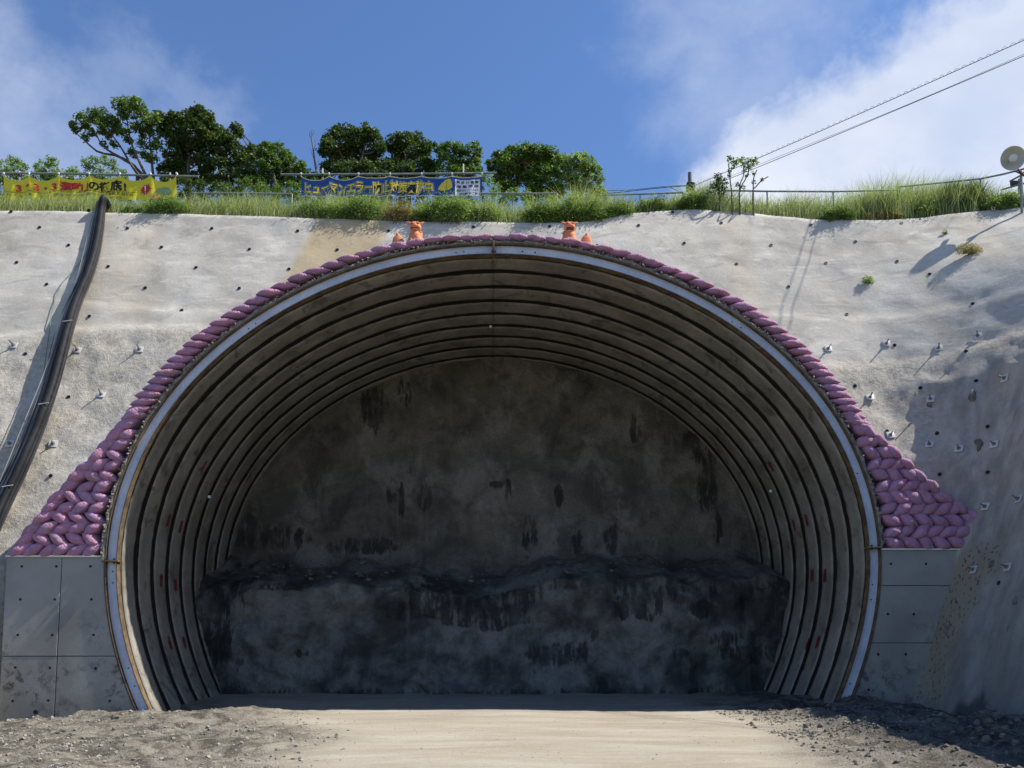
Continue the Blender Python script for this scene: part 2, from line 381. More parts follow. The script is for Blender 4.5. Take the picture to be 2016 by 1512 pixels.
M['cable'] = mat_flat('grey_cable_sheath', (0.17, 0.165, 0.155), 0.6, rnd=0.6)
M['cabled'] = mat_flat('dark_cable_sheath', (0.05, 0.05, 0.052), 0.55, rnd=0.5)
M['green'] = mat_flat('green_cord', (0.10, 0.22, 0.16), 0.7)
M['pipe'] = mat_noisy('galvanised_pipe', (0.16, 0.19, 0.19), (0.27, 0.30, 0.30), 5, 0.45, 0.002, 20, 0.5, metal=0.25)
M['post'] = mat_flat('white_painted_post', (0.52, 0.50, 0.46), 0.6)
M['terra'] = mat_noisy('terracotta', (0.56, 0.215, 0.10), (0.68, 0.29, 0.145), 8, 0.8, 0.01, 40, spots=((0.40, 0.15, 0.075), 14, 0.55, 0.7, 0.5))
M['dterra'] = mat_flat('shaded_clay_recess', (0.16, 0.05, 0.025), 0.85)  # darker clay stands in for shade in eye sockets and mouth
M['bark'] = mat_noisy('tree_bark', (0.075, 0.06, 0.045), (0.15, 0.12, 0.09), 6, 0.9, 0.02, 25)
M['twig'] = mat_flat('dry_twig', (0.16, 0.13, 0.10), 0.9)
M['stone'] = mat_noisy('limestone_rubble', (0.20, 0.185, 0.155), (0.40, 0.38, 0.34), 4, 0.95, 0.03, 18, rnd=0.25)
M['stoned'] = mat_noisy('dark_rubble', (0.11, 0.10, 0.085), (0.24, 0.22, 0.185), 4, 0.95, 0.03, 18, rnd=0.25)
M['soil'] = mat_noisy('hilltop_soil', (0.07, 0.065, 0.035), (0.13, 0.12, 0.06), 1, 0.95, 0.03, 8)
M['leafD'] = mat_leaf('dark_leaves', (0.024, 0.045, 0.010), (0.10, 0.155, 0.03), 0.27)
M['leafM'] = mat_leaf('green_leaves', (0.042, 0.082, 0.016), (0.165, 0.26, 0.05), 0.33)
M['leafL'] = mat_leaf('light_leaves', (0.09, 0.15, 0.04), (0.28, 0.38, 0.12), 0.38)
M['grass'] = mat_leaf('grass_blades', (0.15, 0.20, 0.055), (0.55, 0.58, 0.29), 0.35, 0.6)
M['grassD'] = mat_leaf('reed_blades', (0.03, 0.058, 0.014), (0.14, 0.205, 0.05), 0.3, 0.5)
M['dry'] = mat_leaf('dry_weed', (0.15, 0.13, 0.05), (0.38, 0.30, 0.15), 0.3, 0.8)
M['pole'] = mat_flat('weathered_pole', (0.16, 0.16, 0.15), 0.8)
M['wire'] = mat_flat('overhead_wire', (0.045, 0.05, 0.055), 0.6)
M['red'] = mat_flat('red_spray_paint', (0.22, 0.022, 0.022), 0.7)
M['white'] = mat_flat('white_reflector', (0.8, 0.8, 0.78), 0.4)
M['lampc'] = mat_noisy('enamel_reflector', (0.58, 0.58, 0.49), (0.66, 0.65, 0.56), 2, 0.5, 0.002, 30, 0.5)
M['bulb'] = mat_flat('frosted_bulb', (0.62, 0.64, 0.56), 0.25, 0, 0.6)
M['yellow'] = mat_flat('yellow_vinyl', (0.72, 0.62, 0.03), 0.5)
M['blue'] = mat_flat('blue_vinyl', (0.018, 0.075, 0.30), 0.5)
M['pred'] = mat_flat('red_print', (0.55, 0.03, 0.025), 0.5)
M['pblack'] = mat_flat('black_print', (0.015, 0.012, 0.010), 0.5)
M['pyel'] = mat_flat('yellow_print', (0.75, 0.60, 0.05), 0.5)
M['pwhite'] = mat_flat('white_print', (0.70, 0.73, 0.78), 0.5)
M['pteal'] = mat_flat('teal_print', (0.06, 0.18, 0.17), 0.5)
M['pgreen'] = mat_flat('pale_green_print', (0.28, 0.38, 0.18), 0.5)
M['porange'] = mat_flat('orange_print', (0.62, 0.28, 0.06), 0.5)
M['cream'] = mat_flat('cream_hem', (0.66, 0.58, 0.30), 0.6)
M['plyed'] = mat_flat('pale_coping', (0.66, 0.63, 0.57), 0.8)
M['dplast'] = mat_flat('dark_rib_web', (0.05, 0.05, 0.055), 0.6)

# ------------------------------------------------------------------ arch profile (traced on the portal plane Y=0)
pts_px = [(298 - 30, 1397), (243, 1337), (228.6, 1286), (216, 1237), (210, 1166), (209, 1105), (217, 1030), (230.5, 960), (250, 905), (278, 852), (330, 780),
          (380, 722), (470, 648), (561, 585), (664, 533), (767, 507), (900, 486), (970, 481.5), (1041, 484), (1120, 491), (1200, 508), (1302, 544), (1389, 585), (1462, 635), (1549, 701),
          (1607, 768), (1649, 817), (1683, 878), (1705, 937), (1722, 1012), (1732, 1078), (1731, 1151), (1727, 1208), (1710, 1280), (1694, 1331), (1676, 1380)]
AC = (0.0, 3.3)
_pp = [P(u, v, 0) for u, v in pts_px]
_th = np.array([atan2(p.z - AC[1], p.x - AC[0]) for p in _pp]); _th = np.where(_th < -pi / 2, _th + 2 * pi, _th)
_rr = np.array([sqrt((p.x - AC[0]) ** 2 + (p.z - AC[1]) ** 2) for p in _pp])
_pc = np.polyfit(_th - pi / 2, _rr, 10)
TH0, TH1 = _th[0] + 0.045, _th[-1] - 0.045        # left foot (large angle) to right foot
def arch_r(th): return np.polyval(_pc, np.asarray(th) - pi / 2)
def arch_pt(th, off=0.0):
    th = np.asarray(th, float); r = arch_r(th); dr = (arch_r(th + 1e-3) - arch_r(th - 1e-3)) / 2e-3
    tx = dr * np.cos(th) - r * np.sin(th); tz = dr * np.sin(th) + r * np.cos(th); L = np.hypot(tx, tz)
    nx, nz = tz / L, -tx / L
    return AC[0] + r * np.cos(th) + nx * off, AC[1] + r * np.sin(th) + nz * off, nx, nz
def arch_x_at(z, side, off=0.0):
    """x of the arch at height z, side -1 or 1"""
    ths = np.linspace(pi / 2, TH0 + 0.05, 400) if side < 0 else np.linspace(pi / 2, TH1 - 0.05, 400)
    x, zz, _, _ = arch_pt(ths, off)
    return float(np.interp(-z, -zz, x))

def sweep(section, th0, th1, n=120, jitter=None):
    """closed (off, Y) section swept along the arch; jitter(x,z,off,Y)->d_off"""
    th = np.linspace(th0, th1, n); V = []
    k = len(section)
    for (off, Y) in section:
        x, z, nx, nz = arch_pt(th, off)
        if jitter is not None:
            dO, dY = jitter(x, z, off, Y)
            x = x + nx * dO; z = z + nz * dO; yy = Y + dY
        else: yy = np.full(n, Y)
        V.append(np.stack([x, yy, z], -1))
    V = np.stack(V, 1).reshape(-1, 3)       # n * k
    Fc = []
    for i in range(n - 1):
        for j in range(k):
            j2 = (j + 1) % k; Fc.append((i * k + j, i * k + j2, (i + 1) * k + j2, (i + 1) * k + j))
    Fc.append(tuple(range(k))[::-1]); Fc.append(tuple((n - 1) * k + j for j in range(k)))
    return V, Fc

# ------------------------------------------------------------------ slope surface
def yface(z): z = np.asarray(z, float); return 0.38 + 0.38 * np.maximum(z - 3.6, 0)
def xwing(z): z = np.asarray(z, float); return 9.45 + 0.42 * np.minimum(z, 8.3) + 1.15 * np.maximum(z - 8.3, 0)
def rwing(z): z = np.asarray(z, float); return 0.35 + 1.9 * sstep(2.5, 6.5, z) + 1.2 * sstep(6.5, 9.5, z) + 3.4 * sstep(8.3, 12.5, z)
RIM = [(-700, 405), (0, 408), (200, 411), (400, 416), (700, 426), (1000, 433), (1130, 437), (1180, 431), (1250, 416), (1380, 407), (1500, 414), (1600, 425), (1700, 431), (1760, 431), (1850, 422), (1950, 409), (2016, 401), (2600, 380)]
_ru = [a for a, b in RIM]; _rv = [b for a, b in RIM]
def slope_xy(s, z):
    xs = xwing(z) - rwing(z); r = rwing(z); yb = yface(z); tot = r * (pi / 2 - 0.068)
    ph = np.clip((s - xs) / r, 0, pi / 2 - 0.068); ex = np.maximum(s - xs - tot, 0)
    x = np.where(s <= xs, s, xs + r * np.sin(ph) + ex * 0.068)
    y = np.where(s <= xs, yb, yb - r * (1 - np.cos(ph)) - ex) - 0.38 * np.maximum(3.6 - z, 0) * sstep(-10.95, -11.4, s)
    return x, y
S = np.concatenate([np.arange(-24, -13, 0.4), np.arange(-13, 17.2, 0.11), np.arange(17.2, 34, 0.4)])
NVZ = 120
tz = np.linspace(0, 1, NVZ)
zrim = []
for s in S:
    z = 13.0
    for _ in range(40):
        x, y = slope_xy(np.array(s), np.array(z)); x = float(x); y = float(y)
        u, v = proj((x, y, z)) if y > -12 else (2600, 380)
        vt = np.interp(u, _ru, _rv); z += (v - vt) * PX(max(4.0, y + DIST)) * 0.8; z = min(max(z, 9.0), 17.0)
    zrim.append(z)
zrim = np.array(zrim)
zrim[S > 20] = zrim[S <= 20][-1]
zrim = np.convolve(np.pad(zrim, 4, 'edge'), np.ones(9) / 9, 'valid')
ss, tt = np.meshgrid(S, tz, indexing='ij')
zz = -0.6 + tt * (zrim[:, None] + 0.6)
xx, yy = slope_xy(ss, zz)
lowz = sstep(0.35, -0.35, zz - (9.75 + 0.35 * fbm(ss * 0.25, 0 * ss + 3.3, 0, 2) - 0.55 * sstep(-5, 4, ss) + 0.25 * np.sin(ss * 0.5)))
step = sstep(-0.10, 0.10, zz - (9.75 - 0.55 * sstep(-5, 4, ss) + 0.25 * np.sin(ss * 0.5)))
step2 = sstep(-0.14, 0.14, zz - (10.9 + 0.35 * np.sin(ss * 0.35 + 1)))
und = 0.10 * fbm(ss * 0.22, zz * 0.3, 1.7, 2) + 0.022 * fbm(ss * 1.3, zz * 1.6, 4.2, 3) + lowz * 0.030 * fbm(ss * 3.1, zz * 3.3, 9.1, 3)
und = und * sstep(0.2, 3.0, zz) - 0.07 * step - 0.05 * step2 + 0.03
fall = sstep(6, 9.5, xx) * sstep(9.3, 7.8, zz) * fbm(ss * 0.9, zz * 0.25, 6.6, 3) * 0.08
und = und + fall
# outward normal (numeric)
def d_(a, ax): return np.gradient(a, axis=ax)
tu = np.stack([d_(xx, 0), d_(yy, 0), d_(zz, 0)], -1); tv = np.stack([d_(xx, 1), d_(yy, 1), d_(zz, 1)], -1)
nn = np.cross(tu, tv); nn /= np.linalg.norm(nn, axis=-1, keepdims=True)
Pm = np.stack([xx, yy, zz], -1) + nn * und[..., None]
# rounded top lip
lip = np.stack([Pm[:, -1, 0], Pm[:, -1, 1] + 0.10, Pm[:, -1, 2] + 0.035], -1)
lip2 = lip + np.array([0, 0.35, -0.05])
Pm2 = np.concatenate([Pm, lip[:, None], lip2[:, None]], 1); NV2 = NVZ + 2
def ext(a): return np.concatenate([a, a[:, -1:], a[:, -1:]], 1)
X, Y, Z = Pm2[..., 0], Pm2[..., 1], Pm2[..., 2]; SS = ext(ss); LOWZ = ext(lowz)
def uvband(x0, x1, soft, ztop, zbot, lean=0.0):
    xc = X - lean * (Z - 11); return sstep(x0 - soft, x0 + soft, xc) * sstep(x1 + soft, x1 - soft, xc) * sstep(zbot - 0.5, zbot + 0.5, Z) * sstep(ztop + 0.3, ztop - 0.3, Z)
stain = 1.0 * uvband(-6.1, -3.9, 0.14, 14, 8.0, 0.28) + 0.45 * uvband(-2.9, -2.3, 0.2, 13, 10.4) + 0.5 * uvband(0.5, 0.9, 0.18, 13, 10.5) + 0.35 * uvband(1.35, 1.6, 0.1, 13, 10.8) + 0.4 * uvband(4.2, 4.8, 0.3, 12.4, 11, 0.1) \
    + 0.25 * sstep(0.1, 0.5, fbm(X * 0.7, Z * 0.15, 2.2, 3)) * (1 - LOWZ) + 0.55 * sstep(0.05, 0.4, fbm(X * 0.5, Z * 0.9, 12.2, 3)) * sstep(4.6, 3.6, Z) * sstep(-8, -10, X) \
    + 0.8 * sstep(0.9, 0.2, np.hypot((X - 9.35) / 1.0, (Z - 6.6) / 1.2)) * (0.6 + 0.4 * fbm(X * 2, Z * 2, 3, 2))
dist_arch = np.hypot(X - AC[0], Z - AC[1]) - arch_r(np.clip(np.arctan2(Z - AC[1], X), TH1, TH0))
spray = sstep(2.3, 0.5, dist_arch + 0.5 * fbm(X * 0.8, Z * 0.8, 7, 2)) * (0.75 - 0.5 * sstep(-3.2, -3.9, X) * sstep(-6, -5, X)) * (1 - uvband(-6.3, -3.7, 0.2, 14, 7.6, 0.28)) \
    + 0.9 * sstep(0.8, 0.1, np.hypot((X + 11.4) / 0.9, (Z - 8.0) / 1.1) + 0.25 * fbm(X * 2, Z * 2, 1, 3)) + 0.55 * uvband(-3.0, -2.2, 0.15, 13, 9.6, 0.2)
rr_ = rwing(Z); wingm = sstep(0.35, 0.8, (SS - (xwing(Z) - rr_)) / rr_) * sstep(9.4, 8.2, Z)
xl = xwing(Z) + 0.068 * (0.35 - Y) ; s_rel = SS - (xwing(Z) - rr_) - rr_ * (pi / 2 - 0.068)
agg = sstep(0.2, 0.35, Z) * sstep(-0.35, 0.0, s_rel) * sstep(1.35, 0.75, s_rel + 0.25 * fbm(X, Z * 1.5, 5, 3)) * sstep(4.2, 3.4, Z)
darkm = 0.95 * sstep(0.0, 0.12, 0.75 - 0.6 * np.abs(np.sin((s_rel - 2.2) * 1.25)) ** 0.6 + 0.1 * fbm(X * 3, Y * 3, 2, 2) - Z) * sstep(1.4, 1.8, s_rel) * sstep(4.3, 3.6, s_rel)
cols = np.clip(np.stack([stain, spray, LOWZ], -1), 0, 1).reshape(-1, 3)
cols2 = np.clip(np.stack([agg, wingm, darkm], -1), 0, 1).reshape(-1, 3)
fc = grid_faces(len(S), NV2)
ctr = Pm2.reshape(-1, 3)[fc].mean(1)
rc = np.hypot(ctr[:, 0] - AC[0], ctr[:, 2] - AC[1]); thc = np.arctan2(ctr[:, 2] - AC[1], ctr[:, 0] - AC[0]); thc = np.where(thc < -pi / 2, thc + 2 * pi, thc)
inside = (rc < arch_r(np.clip(thc, TH1, TH0)) - 0.16) & (ctr[:, 1] > -0.2)
fc = fc[~inside]
me = mesh_np('shotcrete_slope', Pm2.reshape(-1, 3), fc, [M['shot']], True, cols)
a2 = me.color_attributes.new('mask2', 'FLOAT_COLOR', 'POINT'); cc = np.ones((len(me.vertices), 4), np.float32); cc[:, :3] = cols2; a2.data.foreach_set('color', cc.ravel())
slope = link('shotcrete_slope', me); tag(slope, kind='structure')
slope['label'] = 'grey beige sprayed concrete slope curving round the tunnel mouth'
BV = BVHTree.FromPolygons([tuple(v) for v in Pm2.reshape(-1, 3)], [tuple(int(i) for i in f) for f in grid_faces(len(S), NV2)])
def hit(u, v):
    d = ray(u, v); h = BV.ray_cast(CAM, d)
    if h[0] is None: return P(u, v, 1.0), Vector((0, -1, 0.2))
    n = h[1]; n = -n if n.dot(d) > 0 else n
    return h[0], n
_ru3 = Pm2[:, NVZ - 1]; _ruu = np.array([proj(p)[0] if p[1] > -15 else 9999 for p in _ru3])
def rim_at(u):
    k = (_ruu < 9000); return Vector([float(np.interp(u, _ruu[k], _ru3[k, i])) for i in range(3)])

# hill top behind the rim
nb = 26; back = np.concatenate([[0.0], np.cumsum(0.25 * 1.23 ** np.arange(nb - 1))])
HT = []
for k, b in enumerate(back):
    row = _ru3.copy(); row[:, 1] = row[:, 1] + 0.12 + b
    row[:, 2] = row[:, 2] + 0.02 + 0.30 * b * (1 if b < 25 else 25 / b) * sstep(0.0, 1.5, b) + (0.06 * fbm(row[:, 0] * 0.8, row[:, 1] * 0.8, 0, 3) * sstep(0, 1, b))
    row[:, 0] = row[:, 0] + (row[:, 0] / 16) * b * 0.5 + np.clip(S - 12, 0, None) / 20 * b * 1.5
    HT.append(row)
HT = np.array(HT)
hill = link('hilltop', mesh_np('hilltop', HT.reshape(-1, 3), grid_faces(nb, len(S), flip=True), [M['soil']])); tag(hill, kind='structure')

# ------------------------------------------------------------------ ground
def gz(x, y):
    x = np.asarray(x, float); y = np.asarray(y, float)
    edge = np.clip(sstep(4.6, 6.6, np.abs(x + 0.2 + 0.6 * np.sin(y * 0.7))), 0, 1) * sstep(4, 1.0, y)
    front_l = sstep(-2.2, -4.6, x + 0.25 * (y + 4) - 0.5 * np.sin(y * 1.3)); edge = np.maximum(edge, front_l * sstep(1.2, 0.0, y))
    z = -0.25 * sstep(-6.5, -10.8, x) * sstep(3, 0, y) + 0.13 * sstep(6, 9, x) + 0.12 * sstep(6, 9, x) * sstep(-1, -5, y)
    z = z + 0.02 * fbm(x * 0.35, y * 0.5, 0, 3) + 0.006 * fbm(x * 1.2, y * 4, 3, 3)
    z = z + edge * (0.085 * fbm(x * 0.55, y * 0.8, 5, 3) + 0.07 * np.abs(fbm(x * 2.2, y * 2.6, 8, 4)) + 0.022 * fbm(x * 6.5, y * 7, 2, 3))
    z = z + 0.16 * np.exp(-((x + 8.3) / 1.5) ** 2 - ((y + 0.25) / 0.5) ** 2)
    z = z + 0.18 * np.exp(-((x - 8.2) / 0.5) ** 2 - ((y + 0.15) / 0.4) ** 2) + 0.10 * np.exp(-((x - 6.7) / 0.35) ** 2) * sstep(0, -2, y)
    return z, edge
gx = np.concatenate([-np.geomspace(900, 13, 16), np.arange(-12.5, 12.5, 0.085), np.geomspace(13, 900, 16)])
gy = np.concatenate([-np.geomspace(900, 19, 14), np.arange(-18, -9, 0.5), np.arange(-9, 1.6, 0.055), np.arange(1.6, 8, 0.25), [10, 20, 60, 200, 900]])
GX, GY = np.meshgrid(gx, gy, indexing='ij'); GZ, EG = gz(GX, GY)
GZ = np.where((np.abs(GX) > 14) | (GY < -16) | (GY > 7), np.minimum(GZ, 0.0) - 0.02, GZ)
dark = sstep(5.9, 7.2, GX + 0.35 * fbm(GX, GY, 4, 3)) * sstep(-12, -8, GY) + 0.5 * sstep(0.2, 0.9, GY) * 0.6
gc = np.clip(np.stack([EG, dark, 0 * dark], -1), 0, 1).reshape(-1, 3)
ground = link('ground', mesh_np('ground', np.stack([GX, GY, GZ], -1).reshape(-1, 3), grid_faces(len(gx), len(gy), flip=False), [M['ground']], True, gc)); tag(ground, kind='structure')

# ------------------------------------------------------------------ tunnel lining, steel arch
TH_SL = _th[5] - 0.0; TH_SR = _th[30]
tunnel = empty('tunnel_lining', (0, 0, 0), 'sprayed concrete tunnel vault with dark curved rib recesses behind the steel arch', 'tunnel')
NR = 8; SP = 0.9
def jit(seed):
    def f(x, z, off, Y):
        dO = 0.010 * fbm(x * 1.4, z * 1.4, Y * 1.4 + seed, 3) + 0.006 * fbm(x * 6, z * 6, Y * 5 + seed, 2)
        dY = 0.013 * fbm(x * 1.6 + seed, z * 1.6, Y, 3) + 0.022 * fbm(x * 9, z * 9, seed, 3)
        return dO, dY
    return f
for k in range(NR + 1):
    y0 = 0.22 if k == 0 else k * SP + 0.115
    y1 = (k + 1) * SP - 0.115 if k < NR else 8.2
    ys = np.linspace(y0, y1, 8)
    sec = [(-0.05, y0)] + [(-0.30 if i not in (0, 7) else -0.285, float(y)) for i, y in enumerate(ys)] + [(-0.05, y1)]
    for (a, b, n) in ((TH0 + 0.02, pi / 2 + 0.0001, 100), (pi / 2 - 0.0001, TH1 - 0.02, 100)):
        V, Fc = sweep(sec, a, b, n, lambda x, z, off, Y, kk=k: tuple(q * (1 if off < -0.1 else 0) for q in jit(kk * 3.1)(x, z, off, Y)))
        link('lining_panel', mesh_np('lining_panel', V, Fc, [M['lining']], True), tunnel)
for k in range(1, NR + 1):
    yc = k * SP
    V, Fc = sweep([(-0.04, yc - 0.15), (-0.272, yc - 0.15), (-0.272, yc + 0.15), (-0.04, yc + 0.15)], TH0 + 0.02, TH1 - 0.02, 120)
    link('rib', mesh_np('rib', V, Fc, [M['groove']], False), tunnel)
    jp = MB(); cx, cz, nx, nz = [float(q) for q in arch_pt(pi / 2, -0.255)]
    jp.box((cx, yc, cz), (0.03, 0.2, 0.08)); jp.build('joint_plate', M['groove'], tunnel)
V, Fc = sweep([(-0.02, 0.16), (-0.262, 0.16), (-0.262, 0.27), (-0.02, 0.27)], TH0 + 0.02, TH1 - 0.02, 160)
link('rib', mesh_np('rib', V, Fc, [M['groove']], False), tunnel)  # black band paints the unlit gap behind the beam
V, Fc = sweep([(-0.06, 0.2), (0.13, 0.32), (0.09, 8.3), (-0.06, 8.3)], TH0 + 0.02, TH1 - 0.02, 120)
link('outer_shell', mesh_np('outer_shell', V, Fc, [M['mortar']], False), tunnel)
for (u, v, yk, lab) in ((412, 978, 3.5, 'left'), (1517, 967, 3.5, 'right'), (966, 643, 4.1, 'crown')):
    p = P(u, v, yk); m = MB(); m.box(p, (0.07, 0.02, 0.07)); m.box(p + Vector((0, 0.04, 0)), (0.02, 0.09, 0.02)); m.build('survey_reflector', M['white'], tunnel)
red_px = [(452, 934, 3.15), (384, 1032, 2.3), (408, 1044, 3.15), (341, 1143, 2.25), (368, 1152, 3.15), (331, 1268, 2.25), (357, 1268, 3.15),
          (1482, 930, 4.05), (1550, 1030, 3.15), (1523, 1040, 4.05), (1563, 1134, 3.15), (1592, 1134, 2.3), (1575, 1267, 2.7), (1601, 1265, 2.1)]
for (u, v, yk) in red_px:                 # sprayed number marks on the lining
    p = P(u, v, yk); th = atan2(p.z - AC[1], p.x - AC[0]); th = th + 2 * pi if th < -pi / 2 else th
    V = []; w, L = 0.07, 0.16
    for a in np.linspace(-L, L, 5):
        ww = w * random.uniform(0.6, 1.1)
        for b in (-ww, ww):
            x, z, _, _ = arch_pt(th + a / 8.5, -0.335); V.append((float(x), yk + b + random.uniform(-.02, .02), float(z)))
    link('paint_mark', mesh_np('paint_mark', V, [(2 * i, 2 * i + 1, 2 * i + 3, 2 * i + 2) for i in range(4)], [M['red']], False), tunnel)

arch = empty('steel_arch', (0, 0, 0), 'pale steel H-beam arch framing the tunnel mouth', 'steel arch')
def beam(a, b, n):
    me_V = []; me_F = []; me_M = []
    for sec, mi in (([(-0.018, -0.03), (0.0, -0.03), (0.0, 0.2), (-0.018, 0.2)], 1), ([(-0.252, 0.075), (-0.018, 0.075), (-0.018, 0.09), (-0.252, 0.09)], 0), ([(-0.27, -0.03), (-0.252, -0.03), (-0.252, 0.15), (-0.27, 0.15)], 1)):
        V, Fc = sweep(sec, a, b, n); o = len(me_V); me_V += V.tolist(); me_F += [tuple(i + o for i in f) for f in Fc]; me_M += [mi] * len(Fc)
    me = bpy.data.meshes.new('beam'); me.from_pydata(me_V, [], me_F); me.materials.append(M['web']); me.materials.append(M['rust'])
    me.polygons.foreach_set('material_index', me_M); me.update(); return link('beam', me, arch)
beam(TH0 + 0.02, TH_SL + 0.0015, 40); beam(TH_SL - 0.0015, pi / 2 + 0.001, 110); beam(pi / 2 - 0.001, TH_SR + 0.0015, 110); beam(TH_SR - 0.0015, TH1 - 0.02, 40)
def jplate(th):
    x, z, nx, nz = [float(q) for q in arch_pt(th, -0.135)]
    R = Matrix(((nx, 0, -nz), (0, 1, 0), (nz, 0, nx))); m = MB()
    m.box((x, 0.02, z), (0.36, 0.20, 0.045), R, bev=0.004)
    pl = m.build('joint_plate', M['rust'], arch)
    for a in (-0.08, 0.08):
        for t in (-1, 1):
            q = MB(); q.box(Vector((x, -0.045, z)) + R @ Vector((a, 0, t * 0.04)), (0.045, 0.03, 0.03), R, bev=0.004); q.build('bolt', M['groove'], pl)
for th in (pi / 2, TH_SL, TH_SR): jplate(th)
for d in (0.012, 0.028): pass
for th in (1.48, 1.44, 1.665, 1.69, 2.37, 2.345, 3.16, 3.19, 3.42, 3.47, 0.80, 0.77, -0.05, -0.09, -0.32, -0.36, 0.25):
    x, z, nx, nz = [float(q) for q in arch_pt(th, -0.135)]
    m = MB(); m.lathe([(0.0, 0.012), (0.016, 0.012), (0.018, 0.0)], Matrix.Translation((x, 0.074, z)) @ Matrix.Rotation(pi / 2, 4, 'X'), 8); m.build('bolt_hole', M['black'], arch)  # black button painted as the dark of a bolt hole

# rough mortar between arch and bags
V, Fc = sweep([(0.002, 0.0), (0.04, -0.04), (0.09, -0.02), (0.12, 0.05), (0.13, 0.3), (0.002, 0.3)], TH_SL, TH_SR, 700,
              lambda x, z, off, Y: ((0.030 * fbm(x * 7, z * 7, Y * 5, 3) - 0.01) * (1 if 0.01 < off else 0), 0.035 * fbm(x * 8, z * 8, 4 + off * 9, 3) * (1 if off > 0.01 else 0)))
mr = link('mortar_strip', mesh_np('mortar_strip', V, Fc, [M['mortar']], True)); tag(mr, 'rough grey mortar strip packed between the steel arch and the pink bags', 'mortar strip')
m = MB()
for i in range(520):
    th = random.uniform(TH_SR, TH_SL); x, z, nx, nz = [float(q) for q in arch_pt(th, random.uniform(0.035, 0.10))]
    r = random.uniform(0.012, 0.035)
    bm = bmesh.new(); bmesh.ops.create_icosphere(bm, subdivisions=1, radius=r)
    for v in bm.verts: v.co *= random.uniform(0.7, 1.2)
    m.add([v.co + Vector((x, random.uniform(-0.07, -0.02), z)) for v in bm.verts], [[v.index for v in f.verts] for f in bm.faces]); bm.free()
gl = m.build('mortar_lumps', M['mortar'], mr, smooth=False); gl['kind'] = 'stuff'

# ------------------------------------------------------------------ heading wall + bench inside the tunnel
wet_px = [(735, 800, 28, 55), (795, 770, 17, 30), (772, 965, 14, 28), (790, 985, 7, 40), (835, 975, 16, 30), (1000, 975, 12, 32), (978, 955, 18, 8), (1042, 1052, 17, 42), (1100, 975, 12, 22), (1205, 1060, 14, 34), (1135, 1070, 20, 25), (1350, 868, 30, 18), (1395, 960, 22, 60), (1385, 900, 26, 30),
          (1092, 880, 5, 9), (1415, 1040, 12, 40), (560, 1060, 60, 25), (480, 1040, 30, 40), (1250, 845, 12, 30), (720, 1075, 80, 18)]
hx = np.arange(-9.4, 9.4, 0.09); hz = np.arange(3.2, 11.2, 0.09)
HX, HZ = np.meshgrid(hx, hz, indexing='ij')
HY = 7.45 + 0.18 * fbm(HX * 0.5, HZ * 0.5, 3, 4) + 0.09 * fbm(HX * 1.7, HZ * 1.7, 8, 4) + 0.35 * sstep(8, 11, np.hypot(HX * 0.9, HZ - 3)) * -1 + 0.02 * fbm(HX * 6, HZ * 6, 1, 2)
wet = np.zeros_like(HX)
for (u, v, a, b) in wet_px:
    p = P(u, v, 7.4); sc_ = PX(25.4)
    dd = np.abs((HX - p.x) / (a * sc_)) ** 2 + np.abs((HZ - p.z) / (b * sc_)) ** 2
    wet = np.maximum(wet, 0.78 * sstep(2.0, 0.2, dd))
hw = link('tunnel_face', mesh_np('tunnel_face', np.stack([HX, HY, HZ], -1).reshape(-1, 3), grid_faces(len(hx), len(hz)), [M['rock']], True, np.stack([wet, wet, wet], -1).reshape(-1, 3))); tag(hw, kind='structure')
# bench: profile from floor up the lower face and back over the sloping top
bt = np.linspace(0, 1, 110); BX, BT = np.meshgrid(np.arange(-9.3, 9.3, 0.07), bt, indexing='ij')
edge_z = 3.05 + 0.18 * fbm(BX * 0.35, 0 * BX, 4, 3) + 0.12 * fbm(BX * 1.6, 0 * BX, 7, 3) + 0.15 * sstep(-2, 5, BX)
fz = np.clip(BT / 0.55, 0, 1); ft = np.clip((BT - 0.55) / 0.45, 0, 1)
BZ = -0.2 + (edge_z + 0.2) * fz + ft * (0.95 + 0.12 * fbm(BX * 0.8, ft * 2, 1, 3))
BY = 4.42 + 0.40 * fz + 0.35 * np.maximum(fz - 0.85, 0) * 3 + ft * 2.75
BY = BY + 0.25 * np.exp(-fz * 9) * -1 * (1 + fbm(BX * 1.2, 0 * BX, 3, 3)) + (0.30 * fbm(BX * 0.45, BZ * 0.5, 13, 4) + 0.20 * fbm(BX * 1.3, BZ * 1.3, 5, 5)) * (1 - ft * 0.5) + 0.6 * sstep(8.3, 7.0, np.abs(BX)) * 0
BZ = BZ + ft * (0.09 * fbm(BX * 1.8, BY * 1.8, 6, 4)) + 0.04 * fbm(BX * 5, BY * 5 + BZ * 5, 3, 3) * (0.3 + ft)
bw = np.clip(sstep(0.05, 0.35, fbm(BX * 0.5, BZ * 0.9, 3, 3) + 0.45 * sstep(2.0, 3.2, BZ) - 0.3 + 0.25 * sstep(2, 7, BX) * sstep(1.6, 2.9, BZ)) * sstep(3.6, 2.9, BZ) + 0.9 * sstep(0.35, 0.0, BZ) + 0.7 * sstep(-6.6, -7.6, BX), 0, 1)
bn = link('tunnel_bench', mesh_np('tunnel_bench', np.stack([BX, BY, BZ], -1).reshape(-1, 3), grid_faces(BX.shape[0], 110), [M['rock']], True, np.stack([0.7 * bw, bw, bw], -1).reshape(-1, 3))); tag(bn, kind='structure')

